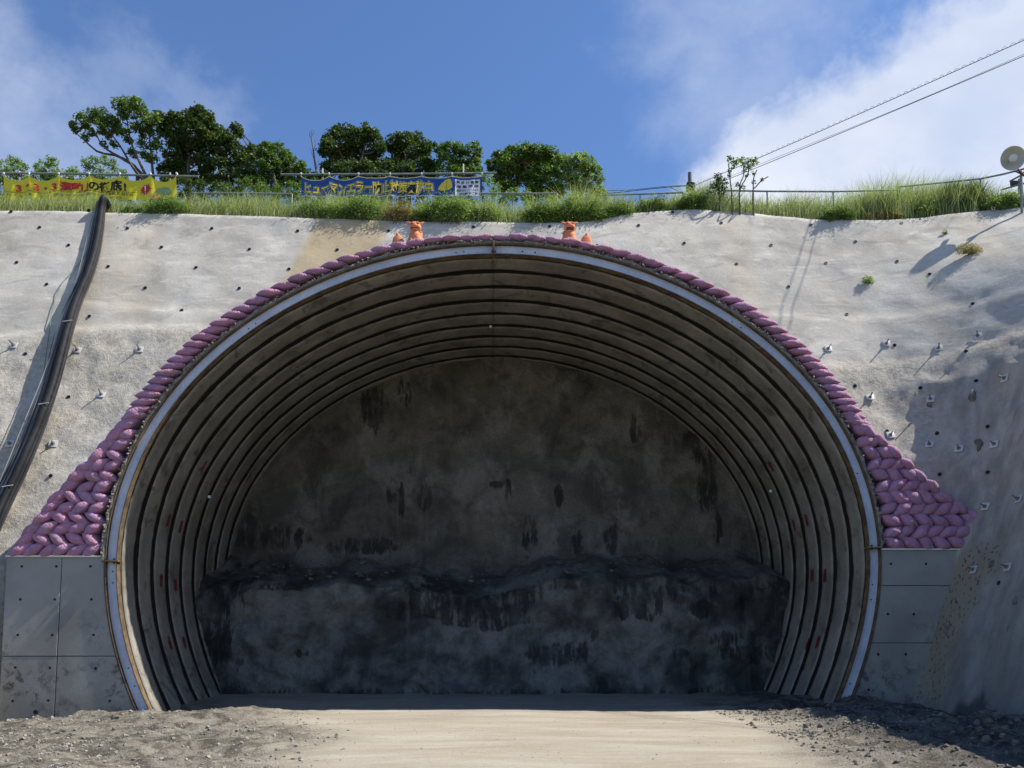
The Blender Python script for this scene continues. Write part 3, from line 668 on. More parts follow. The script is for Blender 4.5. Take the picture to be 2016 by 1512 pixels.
# ------------------------------------------------------------------ abutments
def poly_slab(name, outline, y0, y1, mat_, parent, bev=0.012):
    bm = bmesh.new(); vs = [bm.verts.new((x, y0, z)) for x, z in outline]; f = bm.faces.new(vs)
    r = bmesh.ops.extrude_face_region(bm, geom=[f]); ev = [e_ for e_ in r['geom'] if isinstance(e_, bmesh.types.BMVert)]
    bmesh.ops.translate(bm, verts=ev, vec=(0, y1 - y0, 0)); bmesh.ops.recalc_face_normals(bm, faces=bm.faces[:])
    bmesh.ops.bevel(bm, geom=[e_ for e_ in bm.edges if e_.verts[0].co.y < y0 + 1e-4 and e_.verts[1].co.y < y0 + 1e-4], offset=bev, segments=1, affect='EDGES')
    me = bpy.data.meshes.new(name); bm.to_mesh(me); bm.free(); me.materials.append(mat_); return link(name, me, parent)
def disc(name, p, n, r, mat_, parent, h=0.012):
    m = MB(); m.lathe([(r * 1.25, 0.0), (r * 1.2, h), (r * 0.95, h), (r * 0.9, h * 0.35), (0.0, h * 0.3)], Matrix.Translation(p) @ fr(n).to_4x4(), 10); return m.build(name, mat_, parent)
def abutment(side, xo_fn, rows, xsplit, zt, lab, ox):
    root = empty('abutment', (ox, 0.3, 0), lab, 'abutment', 'concrete abutments beside the tunnel mouth')
    rel = Vector((ox, 0.3, 0)); g_ = 0.006
    for r0, r1 in rows:
        zs = np.linspace(r0 + g_, r1 - g_, 10)
        arc = [(arch_x_at(z, side, 0.03), z) for z in zs]; out = [(xo_fn(z), z) for z in zs]
        if xsplit is None: cols_ = [(arc, out)]
        else:
            mid = [(xsplit(z), z) for z in zs]; cols_ = [(arc, [(x + side * -g_, z) for x, z in mid]), ([(x + side * g_, z) for x, z in mid], out)]
        for A, B in cols_:
            ol = [(x - ox, z) for x, z in A + B[::-1]]
            poly_slab('concrete_panel', ol, -0.3 + random.uniform(0, 0.006), 0.3, M['conc'], root)
    core = [(arch_x_at(z, side, 0.05) - ox, z) for z in np.linspace(-0.3, zt - 0.03, 10)] + [(xo_fn(z) - ox - side * 0.03, z) for z in np.linspace(zt - 0.03, -0.3, 10)]
    poly_slab('core', core, -0.27, 0.5, M['darkfill'], root)
    return root
zl = P(100, 1097, 0).z; zr_ = P(1800, 1083, 0).z
xl_top = P(13, 1097, 0).x; xl_bot = P(-3, 1400, 0).x
s_l = P(121, 1110, 0).x; s_l2 = P(107, 1400, 0).x
zj = P(100, 1292, 0).z
abL = abutment(-1, lambda z: xl_bot + (xl_top - xl_bot) * z / zl, [(-0.4, zj), (zj, zl)], lambda z: s_l2 + (s_l - s_l2) * z / zl, zl, 'grey cast concrete abutment left of the tunnel mouth under the sandbags', -9.5)
abR = abutment(1, lambda z: 10.1 + 0.42 * z, [(-0.2, P(1780, 1266, 0).z), (P(1780, 1266, 0).z, P(1780, 1153, 0).z), (P(1780, 1153, 0).z, zr_)], None, zr_, 'shaded cast concrete abutment right of the tunnel mouth', 9.5)
for rt, x0, x1, zt in ((abL, xl_top - 0.02, arch_x_at(zl, -1, 0.02), zl), (abR, arch_x_at(zr_, 1, 0.02), 11.4, zr_)):
    m = MB(); m.box(((x0 + x1) / 2 - rt.location.x, -0.3 + 0.14, zt + 0.02), (x1 - x0, 0.34, 0.045), bev=0.008); m.build('coping', M['plyed'], rt)
for rt, lst in ((abL, [(43, 1115), (40, 1180), (35, 1250), (30, 1314), (25, 1380), (111, 1115), (108, 1180), (103, 1250), (98, 1315), (95, 1379), (178, 1115), (180, 1180), (184, 1250), (188, 1316), (216, 1380), (70, 1402)]),
                (abR, [(1754, 1110), (1823, 1110), (1748, 1209), (1799, 1209), (1729, 1288), (1783, 1288), (1710, 1358)])):
    for (u, v) in lst:
        p = P(u, v, -0.001); disc('tie_hole', p - rt.location, Vector((0, -1, 0)), 0.024 if v < 1400 else 0.045, M['black'], rt, 0.006)  # black disc stands in for the shade inside the hole

# ------------------------------------------------------------------ slope fittings: black discs for weep holes, rock knobs, anchors
weeps = [(22, 417), (175, 415), (337, 418), (78, 448), (251, 450), (135, 483), (318, 487), (33, 517), (213, 525), (386, 527), (92, 560), (286, 567), (176, 623), (358, 611), (50, 697), (135, 782), (100, 937), (417, 450), (491, 491), (586, 455), (471, 568), (569, 530), (765, 455), (664, 492), (932, 447), (1082, 446),
         (1324, 418), (1420, 439), (1257, 444), (1347, 479), (1175, 484), (1518, 483), (1596, 443), (1684, 476), (1775, 439), (1766, 515), (1626, 518), (1450, 520), (1552, 565), (1667, 619), (1830, 540), (1915, 598), (1761, 680), (1583, 688), (1683, 760), (1812, 764), (1922, 750), (1746, 849), (1845, 853), (1945, 840), (1850, 934), (1945, 930), (1954, 411), (1902, 692), (1967, 1148)]
for (u, v) in weeps:
    p, n = hit(u, v); disc('weep_hole_disc', p + n * 0.006, n, 0.040, M['black'], slope, 0.014)  # flat black disc paints the dark inside a drilled weep hole
def lump(p, r, squash=(1, 1, 1), seed=0, sub=2):
    bm = bmesh.new(); bmesh.ops.create_icosphere(bm, subdivisions=sub, radius=1); rnd = random.Random(seed)
    ph = [rnd.uniform(0, 6) for _ in range(6)]
    for v in bm.verts:
        c = v.co; k = 1 + 0.22 * sin(2.3 * c.x + ph[0]) * cos(2.9 * c.y + ph[1]) + 0.16 * sin(4.1 * c.z + ph[2] + 2 * c.x) + rnd.uniform(-.09, .09)
        v.co = Vector((c.x * squash[0], c.y * squash[1], c.z * squash[2])) * (k * r)
    out = ([v.co + Vector(p) for v in bm.verts], [[v.index for v in f.verts] for f in bm.faces]); bm.free(); return out
for i, (u, v, r) in enumerate([(1914, 784, 0.16), (1928, 880, 0.14), (1922, 872, 0.09), (1952, 1112, 0.10), (1998, 1187, 0.09), (1862, 1247, 0.13), (1830, 797, 0.10), (1984, 1240, 0.05)]):
    p, n = hit(u, v); m = MB(); m.add(*lump(p - n * r * 0.35, r, (0.7, 0.7, 1.4), i)); m.build('rock_knob', M['stoned'], slope, smooth=False)

def make_anchor(p, n, s, label, rod=0.16, tilt=0.0):
    root = empty('rock_anchor', p, label, 'rock anchor', 'square plate rock anchors on the shotcrete slope')
    R = fr(n) @ Matrix.Rotation(tilt, 3, 'Z')
    m = MB(); m.box(R @ Vector((0, 0, 0.02)), (s, s, 0.02), R, bev=0.003); m.build('plate', M['plate'], root)
    m = MB(); m.lathe([(0.05, 0.03), (0.05, 0.045), (0.032, 0.05), (0.032, 0.085), (0.0, 0.085)], R.to_4x4(), 6); m.build('nut', M['nut'], root)
    m = MB(); m.tube([R @ Vector((0, 0, 0.05)), R @ Vector((0.004, 0.0, 0.05 + rod))], 0.016, 8); m.build('rod', M['nut'], root)
anchors = [(28, 681, 'at the far left beyond the cable bundle'), (153, 690, 'just right of the black cable bundle'), (275, 689, 'nearest the pink bag arch on its left side'),
           (200, 778, 'alone below the upper row right of the cables'), (20, 874, 'low at the left edge beside the cables'), (105, 874, 'low between the cables and the left sandbag stack'),
           (1630, 687, 'directly right of the bag arch'), (1745, 677, 'with a long shadow midway right of the bag arch'), (1848, 686, 'with chipped surround and the longest shadow at right'), (1925, 662, 'at the lit ridge of the right wing'),
           (1713, 783, 'just above the right shoulder of the bag arch'), (1753, 857, 'right above the top of the right sandbag stack'), (1979, 745, 'near the right edge high on the shaded wing'), (1832, 786, 'at the corner where the shaded wing begins'),
           (1830, 876, 'leftmost in the middle row of the wing'), (1888, 884, 'second from left in the middle row of the shaded wing'), (1958, 875, 'right of the rusty rock knob on the shaded wing'), (1941, 998, 'above the tip of the right sandbag stack'),
           (2007, 983, 'at the right edge level with the stack tip'), (1985, 1117, 'at the right edge low on the wing'), (1918, 1122, 'faint one low on the wing right of the stack')]
for (u, v, t) in anchors:
    p, n = hit(u, v); make_anchor(p, n, 0.19, 'square steel plate anchor, ' + t, 0.17 if v < 800 else 0.13, random.uniform(-0.1, 0.1))

# ------------------------------------------------------------------ sandbags
def bag_mesh(seed, L=0.65, T=0.235, Dp=0.5):
    rnd = np.random.default_rng(seed); nu, nv = 15, 14; V = []; sx = np.sin(np.linspace(-pi / 2, pi / 2, nu)) 
    ph = rnd.random(4) * 6
    for i, a in enumerate(sx):
        h = max(0.0, 1 - abs(a) ** 1.75) ** 0.85
        ht = T / 2 * max(h, 0.08); hd = Dp / 2 * max(h, 0.25) ** 0.45
        for j in range(nv):
            w = 2 * pi * j / nv; c, s_ = cos(w), sin(w)
            y = np.sign(c) * abs(c) ** 0.5 * hd; z = np.sign(s_) * abs(s_) ** 0.72 * ht
            k = 1 + 0.05 * sin(3 * a + ph[0] + 2 * w) + 0.045 * sin(7 * a + ph[1]) * cos(3 * w + ph[2]) + 0.05 * abs(a) ** 3 * sin(8 * w + ph[3])
            V.append((a * L / 2 * (1 + 0.02 * sin(5 * w + ph[2])), y * k, z * k + 0.012 * sin(2.5 * a + ph[3])))
    Fc = []
    for i in range(nu - 1):
        for j in range(nv):
            j2 = (j + 1) % nv; Fc.append((i * nv + j, (i + 1) * nv + j, (i + 1) * nv + j2, i * nv + j2))
    Fc.append(tuple(range(nv))); Fc.append(tuple((nu - 1) * nv + j for j in reversed(range(nv))))
    return mesh_np('sandbag', V, Fc, [M['bag']], True)
BM = [bag_mesh(100 + i) for i in range(7)]
BAGN = [0]
def bag(x, z, ang, label, sl=1.0, st=1.0, y=0.16, group='pink sandbags round the tunnel mouth'):
    o = link('sandbag', BM[BAGN[0] % 7]); BAGN[0] += 1
    o.location = (x, y + random.uniform(-0.025, 0.025), z); o.rotation_euler = (random.uniform(-.06, .06), ang, random.uniform(-.05, .05))
    o.scale = (sl, 1, st); return tag(o, label, 'sandbag', group)
def ordn(n):
    w = ['', 'first', 'second', 'third', 'fourth', 'fifth', 'sixth', 'seventh', 'eighth', 'ninth', 'tenth', 'eleventh', 'twelfth', 'thirteenth', 'fourteenth', 'fifteenth', 'sixteenth', 'seventeenth', 'eighteenth', 'nineteenth', 'twentieth']
    if n <= 20: return w[n]
    t = {2: 'twenty', 3: 'thirty', 4: 'forty', 5: 'fifty'}[n // 10]
    return t + '-' + w[n % 10] if n % 10 else {2: 'twentieth', 3: 'thirtieth', 4: 'fortieth'}[n // 10]
# strip along the crown
for side, th_end in ((-1, None), (1, None)):
    zend = P(0, 838, 0).z if side < 0 else P(0, 838, 0).z
    th = pi / 2 - side * 0.026; i = 0
    while True:
        i += 1
        x, z, nx, nz = [float(q) for q in arch_pt(th, 0.0)]
        if z < zend: break
        tilt = radians(6 if side > 0 else 6) ; ax = np.array([cos(tilt), -side * sin(tilt) * (1 if True else 0)])
        tx, tzz = nz, -nx
        cr = abs(tx * ax[1] - tzz * ax[0]); along = abs(nx)
        T = 0.185; L = 0.56
        offn = 0.075 + (T / 2) * abs(nz) * 0.95 + (L / 2) * abs(nx) * 0.98
        px_, pz_, _, _ = [float(q) for q in arch_pt(th, offn)]
        ang = side * tilt + random.uniform(-0.05, 0.05)
        steep = abs(nx)
        lab = 'pink sandbag on the arch rim, %s from the crown on the %s side' % (ordn(i), 'left' if side < 0 else 'right')
        bag(px_, pz_, ang, lab, random.uniform(0.96, 1.08), random.uniform(0.90, 1.02) * (0.70 + 0.22 * steep))
        ds = min(0.41, max(0.150, 0.152 / max(cr, 0.02)))
        r = float(arch_r(th)); th -= side * ds / (r * 1.02)
# herringbone stacks
def lerp(tab, z):
    zs = [a for a, b in tab]; xs = [b for a, b in tab]; return float(np.interp(z, zs, xs))
hypL = [P(u, v, 0) for u, v in [(15, 1094), (31, 1053), (64, 1019), (97, 974), (133, 938), (164, 902), (194, 874), (222, 841), (244, 819)]]
hypR = [P(u, v, 0) for u, v in [(1912, 1086), (1937, 1022), (1852, 966), (1780, 902), (1738, 863), (1697, 833)]]
tL = sorted((p.z, p.x) for p in hypL); tR = sorted((p.z, p.x) for p in hypR)
for side, tab, rows, z0, name in ((-1, tL, 14, zl + 0.045, 'left'), (1, tR, 11, zr_ + 0.045, 'right')):
    rowh = 0.243 if side < 0 else 0.268; z = z0 + 0.12; nrow = 0
    ztop = tab[-1][0] + 0.12
    while z < ztop:
        nrow += 1
        xa = arch_x_at(z, side, 0.12); xo = lerp(tab, z)
        if side > 0: xo -= 0.06 if z > z0 + 0.5 else 0.16
        lean = (1 if nrow % 2 else -1) * (1 if side < 0 else -1) if nrow < 11 else (1 if side < 0 else -1)
        a = radians(31) * lean; sp = 0.345
        half = 0.20
        x = xa + side * half * 0.75; k = 0; width = abs(xo - xa)
        nb_ = max(1, int(round((width - 0.12) / sp))); spc = (width - 0.12) / nb_ if nb_ > 1 else width
        for k in range(nb_):
            xx_ = xa + side * (0.06 + spc * (k + 0.5))
            sc_ = 0.95 if 0 < k < nb_ - 1 else 0.82
            if side < 0 and k == nb_ - 1: aa = radians(36); sc_ = 1.0
            else: aa = a
            bag(xx_, z + random.uniform(-.012, .012), -aa + random.uniform(-.10, .10), 'pink sandbag in %s stack, %s row up, %s from the arch' % (name, ordn(nrow), ordn(k + 1)), sc_ * random.uniform(0.93, 1.06), random.uniform(0.98, 1.16) * (1.0 if side < 0 else 1.08), 0.15, 'pink sandbags stacked herringbone beside the arch')
        z += rowh
# sloping coping bags along the right stack
hr = [Vector((p.x, 0, p.z)) for p in hypR[1:]]
seg = [(hr[i + 1] - hr[i]).length for i in range(len(hr) - 1)]; tot = sum(seg); nC = 9
for i in range(nC):
    d = tot * (i + 0.5) / nC; k = 0
    while d > seg[k]: d -= seg[k]; k += 1
    q = hr[k].lerp(hr[k + 1], d / seg[k]); dr = (hr[k + 1] - hr[k]).normalized()
    bag(q.x - 0.05, q.z - 0.05, atan2(-dr.z, dr.x) + random.uniform(-.06, .06), 'long pink sandbag edging the right stack top, %s from its tip' % ordn(i + 1), tot / nC / 0.50, 0.95, 0.10, 'sandbags edging the sloping top of the right stack')
# filling behind the stacks, its dark colour stands for the shade between bags
for side, tab, z0, nm in ((-1, tL, zl, 'left'), (1, tR, zr_, 'right')):
    zs = np.linspace(z0 + 0.03, tab[-1][0] - 0.12, 14)
    ol = [(arch_x_at(z, side, 0.06), z) for z in zs] + [(lerp(tab, z) - side * 0.16, z) for z in zs[::-1]]
    fo = poly_slab('dark_gap_fill', ol, 0.22, 1.6, M['darkfill'], None, 0.01); tag(fo, 'dark backing fill painting the shade in the gaps behind the %s sandbag stack' % nm, 'dark backing', 'fill behind the sandbags')
V, Fc = sweep([(0.10, 0.25), (0.20, 0.25), (0.24, 3.7), (0.10, 3.7)], TH_SL, TH_SR, 140)
fo = link('mortar_cover', mesh_np('mortar_cover', V, Fc, [M['mortar']], False)); tag(fo, 'mortar cover over the vault behind the arch sandbags', 'mortar cover')

# ------------------------------------------------------------------ guardian lion statues
def blob(parts, voxel, name, mat_, parent):
    bm = bmesh.new()
    for p in parts:
        kind, c, d, rot = p
        Mx = Matrix.Translation(c) @ rot.to_4x4() @ Matrix.Diagonal((d[0], d[1], d[2], 1))
        if kind == 's': bmesh.ops.create_uvsphere(bm, u_segments=16, v_segments=10, radius=1, matrix=Mx)
        else: bmesh.ops.create_cone(bm, segments=12, radius1=1, radius2=0.12, depth=2, cap_ends=True, matrix=Mx)
    me = bpy.data.meshes.new(name); bm.to_mesh(me); bm.free(); o = link(name, me, parent)
    md = o.modifiers.new('r', 'REMESH'); md.mode = 'VOXEL'; md.voxel_size = voxel; md.use_smooth_shade = True
    sm = o.modifiers.new('s', 'SMOOTH'); sm.iterations = 2; sm.factor = 0.5
    dg = bpy.context.evaluated_depsgraph_get(); nm = bpy.data.meshes.new_from_object(o.evaluated_get(dg)); o.modifiers.clear()
    o.data = nm; nm.name = name; nm.materials.clear(); nm.materials.append(mat_)
    nm.polygons.foreach_set('use_smooth', [True] * len(nm.polygons)); return o
def RX(a, ax='X'): return Matrix.Rotation(radians(a), 3, ax)
I3 = Matrix.Identity(3)
def lion(loc, mirror, open_mouth, label, s=1.0):
    root = empty('guardian_lion_statue', loc, label, 'lion statue', 'terracotta guardian lions on the arch')
    k = -1 if mirror else 1
    def q(x, y, z): return Vector((x * k * s, y * s, z * s))
    def d3(a, b, c): return (a * s, b * s, c * s)
    def rr(a, ax): return RX(a * (k if ax in 'YZ' else 1), ax)
    body = [('s', q(0, 0.10, 0.26), d3(0.27, 0.28, 0.26), I3), ('s', q(0, -0.02, 0.45), d3(0.185, 0.165, 0.22), rr(-14, 'X')), ('s', q(0, -0.07, 0.58), d3(0.13, 0.12, 0.15), I3),
            ('s', q(0.17, 0.0, 0.16), d3(0.10, 0.19, 0.17), I3), ('s', q(-0.17, 0.0, 0.16), d3(0.10, 0.19, 0.17), I3),
            ('s', q(0.09, -0.14, 0.25), d3(0.06, 0.065, 0.27), rr(4, 'X')), ('s', q(-0.09, -0.14, 0.25), d3(0.06, 0.065, 0.27), rr(4, 'X')),
            ('s', q(0.09, -0.20, 0.04), d3(0.075, 0.10, 0.05), I3), ('s', q(-0.09, -0.20, 0.04), d3(0.075, 0.10, 0.05), I3),
            ('s', q(0.06, -0.10, 0.47), d3(0.09, 0.09, 0.12), rr(12, 'Y')), ('s', q(0, 0.06, 0.03), d3(0.25, 0.28, 0.035), I3)]
    body += [('s', q(0.02, 0.03, 0.40), d3(0.26, 0.17, 0.20), I3), ('s', q(0.0, 0.0, 0.53), d3(0.19, 0.14, 0.14), I3)]
    blob(body, 0.014 * s, 'body', M['terra'], root)
    mane = []
    for a in range(-4, 5):
        for ring in range(3):
            an = a / 4 * 2.3 + 0.2 * ring; z_ = 0.60 + 0.075 * ring - 0.02 * abs(a)
            mane.append(('s', q(0.135 * sin(an), 0.02 - 0.10 * cos(an) * (1 if ring == 0 else 0.2) + 0.03 * ring, z_ + 0.03 * cos(an)), d3(0.036, 0.036, 0.042), I3))
    blob(mane, 0.010 * s, 'mane', M['terra'], root)
    hz_ = 0.80
    head = [('s', q(0, -0.06, hz_), d3(0.145, 0.14, 0.13), I3), ('s', q(0, -0.165, hz_ - 0.025), d3(0.115, 0.09, 0.05), I3), ('s', q(0, -0.215, hz_ + 0.005), d3(0.045, 0.035, 0.033), I3),
            ('s', q(0.06, -0.155, hz_ + 0.065), d3(0.058, 0.045, 0.026), rr(-16, 'Y')), ('s', q(-0.06, -0.155, hz_ + 0.065), d3(0.058, 0.045, 0.026), rr(16, 'Y')),
            ('s', q(0.055, -0.165, hz_ + 0.03), d3(0.026, 0.02, 0.02), I3), ('s', q(-0.055, -0.165, hz_ + 0.03), d3(0.026, 0.02, 0.02), I3),
            ('s', q(0.095, -0.13, hz_ - 0.02), d3(0.038, 0.05, 0.045), I3), ('s', q(-0.095, -0.13, hz_ - 0.02), d3(0.038, 0.05, 0.045), I3)]
    jz = hz_ - 0.125 if open_mouth else hz_ - 0.085
    head += [('s', q(0, -0.135, jz), d3(0.085, 0.08, 0.032), rr(14 if open_mouth else 0, 'X')), ('s', q(0, -0.04, hz_ - 0.10), d3(0.10, 0.08, 0.07), I3)]
    for t in (-0.045, 0, 0.045): head.append(('s', q(t, -0.10, hz_ + 0.115), d3(0.028, 0.05, 0.022), I3))
    blob(head, 0.0085 * s, 'head', M['terra'], root)
    m = MB()
    for sd in (1, -1): m.box(q(sd * 0.055, -0.182, hz_ + 0.032), (0.045 * s, 0.03 * s, 0.022 * s), rr(-12 * sd, 'Y'), bev=0.004)
    m.build('eye_sockets', M['dterra'], root)['kind'] = 'stuff'
    m = MB(); m.box(q(0, -0.155, (hz_ - 0.088) if open_mouth else hz_ - 0.072), (0.17 * s, 0.13 * s, (0.05 if open_mouth else 0.012) * s), bev=0.003); m.build('mouth', M['dterra'], root)
    for sd in (1, -1):
        m = MB(); Mx = Matrix.Translation(q(sd * 0.155, -0.05, hz_ + 0.125)) @ (Matrix.Rotation(radians(62 * sd * k), 4, 'Y')) @ Matrix.Diagonal((s, s * 0.55, s, 1))
        m.lathe([(0.036, -0.07), (0.042, -0.03), (0.032, 0.015), (0.016, 0.05), (0.0, 0.075)], Mx, 10); m.build('ear', M['terra'], root)
    tail = [('s', q(-0.42, 0.06, 0.44), d3(0.15, 0.07, 0.25), rr(-6, 'Y')), ('s', q(-0.425, 0.06, 0.62), d3(0.05, 0.045, 0.13), rr(-14, 'Y')), ('s', q(-0.46, 0.06, 0.30), d3(0.06, 0.06, 0.10), rr(-30, 'Y')),
            ('s', q(-0.34, 0.06, 0.38), d3(0.05, 0.05, 0.11), rr(10, 'Y')), ('s', q(-0.29, 0.12, 0.14), d3(0.16, 0.06, 0.055), rr(24, 'Y')), ('s', q(-0.49, 0.06, 0.40), d3(0.035, 0.04, 0.05), rr(-50, 'Y'))]
    blob(tail, 0.011 * s, 'tail', M['terra'], root)
def lion_spot(u):
    x = P(u, 470, 0.88).x; th = np.linspace(0.3, 2.8, 400); ax_, az_, _, _ = arch_pt(th, 0.22); o_ = np.argsort(ax_)
    return Vector((x, 0.88, float(np.interp(x, ax_[o_], az_[o_])) - 0.02))
pL = lion_spot(818); pR = lion_spot(1121)
topz = P(818, 441, 0.88).z
sL = (topz - pL.z) / 0.93; lion(pL, False, False, 'terracotta guardian lion with closed mouth, left of the arch crown', sL)
sR = (P(1121, 441, 0.88).z - pR.z) / 0.93; lion(pR, True, True, 'terracotta guardian lion with open mouth, right of the arch crown', sR)

# ------------------------------------------------------------------ cable bundle
CP = [(206, 386), (203, 420), (199, 455), (190, 505), (176, 555), (158, 605), (146, 655), (135, 710), (122, 765), (104, 820), (84, 872), (60, 925), (34, 978), (10, 1030), (-12, 1085), (-35, 1150)]
def smooth_path(pts, n):
    t = np.linspace(0, len(pts) - 1, n); a = np.array([tuple(p) for p in pts]); o = []
    for tt_ in t:
        i = int(min(max(math.floor(tt_), 0), len(pts) - 2)); f = tt_ - i
        p0, p1, p2, p3 = a[max(i - 1, 0)], a[i], a[i + 1], a[min(i + 2, len(a) - 1)]
        o.append(0.5 * ((2 * p1) + (-p0 + p2) * f + (2 * p0 - 5 * p1 + 4 * p2 - p3) * f * f + (-p0 + 3 * p1 - 3 * p2 + p3) * f ** 3))
    return [Vector(q) for q in o]
r0, _ = hit(203, 440)
bund = empty('cable_bundle', r0, 'thick bundle of black hoses and grey cables draped down the left of the slope', 'cable bundle')
cpm = []
for (u, v) in CP:
    p, n = hit(u, v) if v > 412 else (rim_at(u) + Vector((0, 0.0, (412 - v) * PX(20))), Vector((0, -1, 0.3)))
    cpm.append((p, Vector((0.0, -0.93, 0.36))))
gaps = [0.05, 0.06, 0.07, 0.09, 0.13, 0.19, 0.26, 0.32, 0.34, 0.34, 0.34, 0.32, 0.3, 0.3, 0.3, 0.3]
def cable_path(du, off, spread, seed):
    rnd = random.Random(seed); pts = []
    ph = rnd.uniform(0, 6); 
    for i, (p, n) in enumerate(cpm):
        sp = 1.0 if i < 5 else 1.0 + 0.07 * (i - 5)
        side = Vector((1, 0, 0.35)).normalized()
        w = 0.022 * sin(i * 0.9 + ph) * spread
        pts.append(p + n * (gaps[i] + off) + side * (0.78 * du * (0.6 + 0.4 * min(1, i / 3)) * (sp if spread else 1) + w) - r0)
    first = pts[0]; pts = [first + Vector((0, 0.9, -0.35)), first + Vector((0, 0.4, 0.02))] + pts[1:] if False else pts
    return [pts[0] + Vector((0.02, 0.55, -0.25))] + pts
def cable(name, du, off, r, mat_, spread, seed, n=90, corr=False, sides=8):
    pa = smooth_path(cable_path(du, off, spread, seed), n * (3 if corr else 1)); R = [r * (1 + (0.07 if corr and i % 2 else 0)) for i in range(len(pa))]
    m = MB(); m.tube(pa, R, sides); return m.build(name, mat_, bund)
cable('hose', 0.02, 0.09, 0.082, M['hose'], 0, 1, sides=14)
cable('hose', -0.10, 0.05, 0.055, M['hose'], 0, 2, sides=12)
cable('corrugated_hose', 0.10, 0.03, 0.05, M['hose'], 0.6, 3, corr=True, sides=10)
cable('hose', 0.14, -0.01, 0.035, M['cabled'], 1, 5, sides=8)
cable('hose', -0.02, -0.02, 0.04, M['cabled'], 0.6, 6, sides=8)
for i in range(15):
    cable('cable', -0.13 - 0.011 * i + random.uniform(-.02, .02), 0.03 + 0.03 * sin(i * 2.1), random.choice([0.010, 0.013, 0.016]), M['cable'] if i % 3 else M['cabled'], 1.6, 20 + i, sides=6)
for k, (u, v) in enumerate([(138, 652), (98, 838), (36, 975)]):
    i = {0: 7, 1: 10, 2: 13}[k]; p, n = cpm[i - 1]; c = p + n * (gaps[i - 1] + 0.08) - r0
    m = MB(); m.tube([c + Vector((-0.10, 0, -0.01)) + n * 0.10, c + Vector((0.14, 0, 0.04)) + n * 0.085], 0.012, 6); m.build('cable_tie', M['plate'], bund)
for i in range(4):
    cable('cable', -0.27 - 0.03 * i, 0.0 + 0.02 * i, 0.009, M['cable'] if i % 2 else M['cabled'], 3.0, 60 + i, sides=5)
gpts = [hit(u, v) for u, v in [(196, 428), (182, 480), (150, 530), (122, 563), (105, 610), (98, 660), (90, 720), (82, 790), (70, 850), (45, 930), (20, 985), (2, 1040)]]
m = MB(); m.tube(smooth_path([p + n * 0.04 for p, n in gpts], 60), 0.009, 5)
tag(m.build('green_cord', M['green']), 'thin loose green cord hanging left of the cable bundle', 'cord')

# ------------------------------------------------------------------ vegetation
def leaf_mesh(name, C, size, mat_, tint, aspect=0.55, updown=0.4, rng=RNG):
    """rhombic folded leaves at centres C"""
    n = len(C); d = rng.normal(size=(n, 3)); d[:, 2] *= updown; d /= np.linalg.norm(d, axis=1, keepdims=True)
    e_ = rng.normal(size=(n, 3)); w = np.cross(d, e_); w /= np.linalg.norm(w, axis=1, keepdims=True)
    sz = (size * rng.uniform(0.6, 1.3, n))[:, None]
    a = C - d * sz * 0.5; b = C + w * sz * aspect * 0.5; c = C + d * sz * 0.5; dd = C - w * sz * aspect * 0.5
    nrm_ = np.cross(d, w); a = a + nrm_ * sz * 0.08; c = c - nrm_ * sz * 0.08
    V = np.stack([a, b, c, dd], 1).reshape(-1, 3)
    Fc = np.arange(n * 4).reshape(-1, 4)
    cols = np.repeat(tint, 4, axis=0)
    return mesh_np(name, V, Fc, [mat_], False, cols)
def crown_pts(clumps, dens, Yd, rng=RNG):
    out = []; tints = []
    for (c, r) in clumps:
        n = max(40, int(8.0 * dens * (r / 0.5) ** 2))
        d = rng.normal(size=(n, 3)); d /= np.linalg.norm(d, axis=1, keepdims=True)
        rad = r * (1 - np.abs(rng.normal(0, 0.28, n))) * (1 + 0.28 * fbm(d[:, 0] * 2.2 + c.x, d[:, 1] * 2.2 + c.z, d[:, 2] * 2.2, 3))
        sub = rng.integers(0, 1 + max(3, int(14 * r)), n); cen = rng.normal(size=(sub.max() + 1, 3)); cen /= np.linalg.norm(cen, axis=1, keepdims=True)
        p = d * rad[:, None]; q = cen[sub] * r * 0.82 + rng.normal(0, 0.13 * r + 0.02, (n, 3)); pick = rng.random(n) < 0.6
        p = np.where(pick[:, None], q, p)
        p[:, 2] *= 0.86
        out.append(p + np.array(c)); t = np.clip(rng.normal(0.45, 0.22, n) + rng.normal(0, 0.1), 0, 1)
        tints.append(np.stack([t, (rng.random(n) < 0.03) * 0.7, t * 0], -1))
    return np.concatenate(out), np.concatenate(tints)
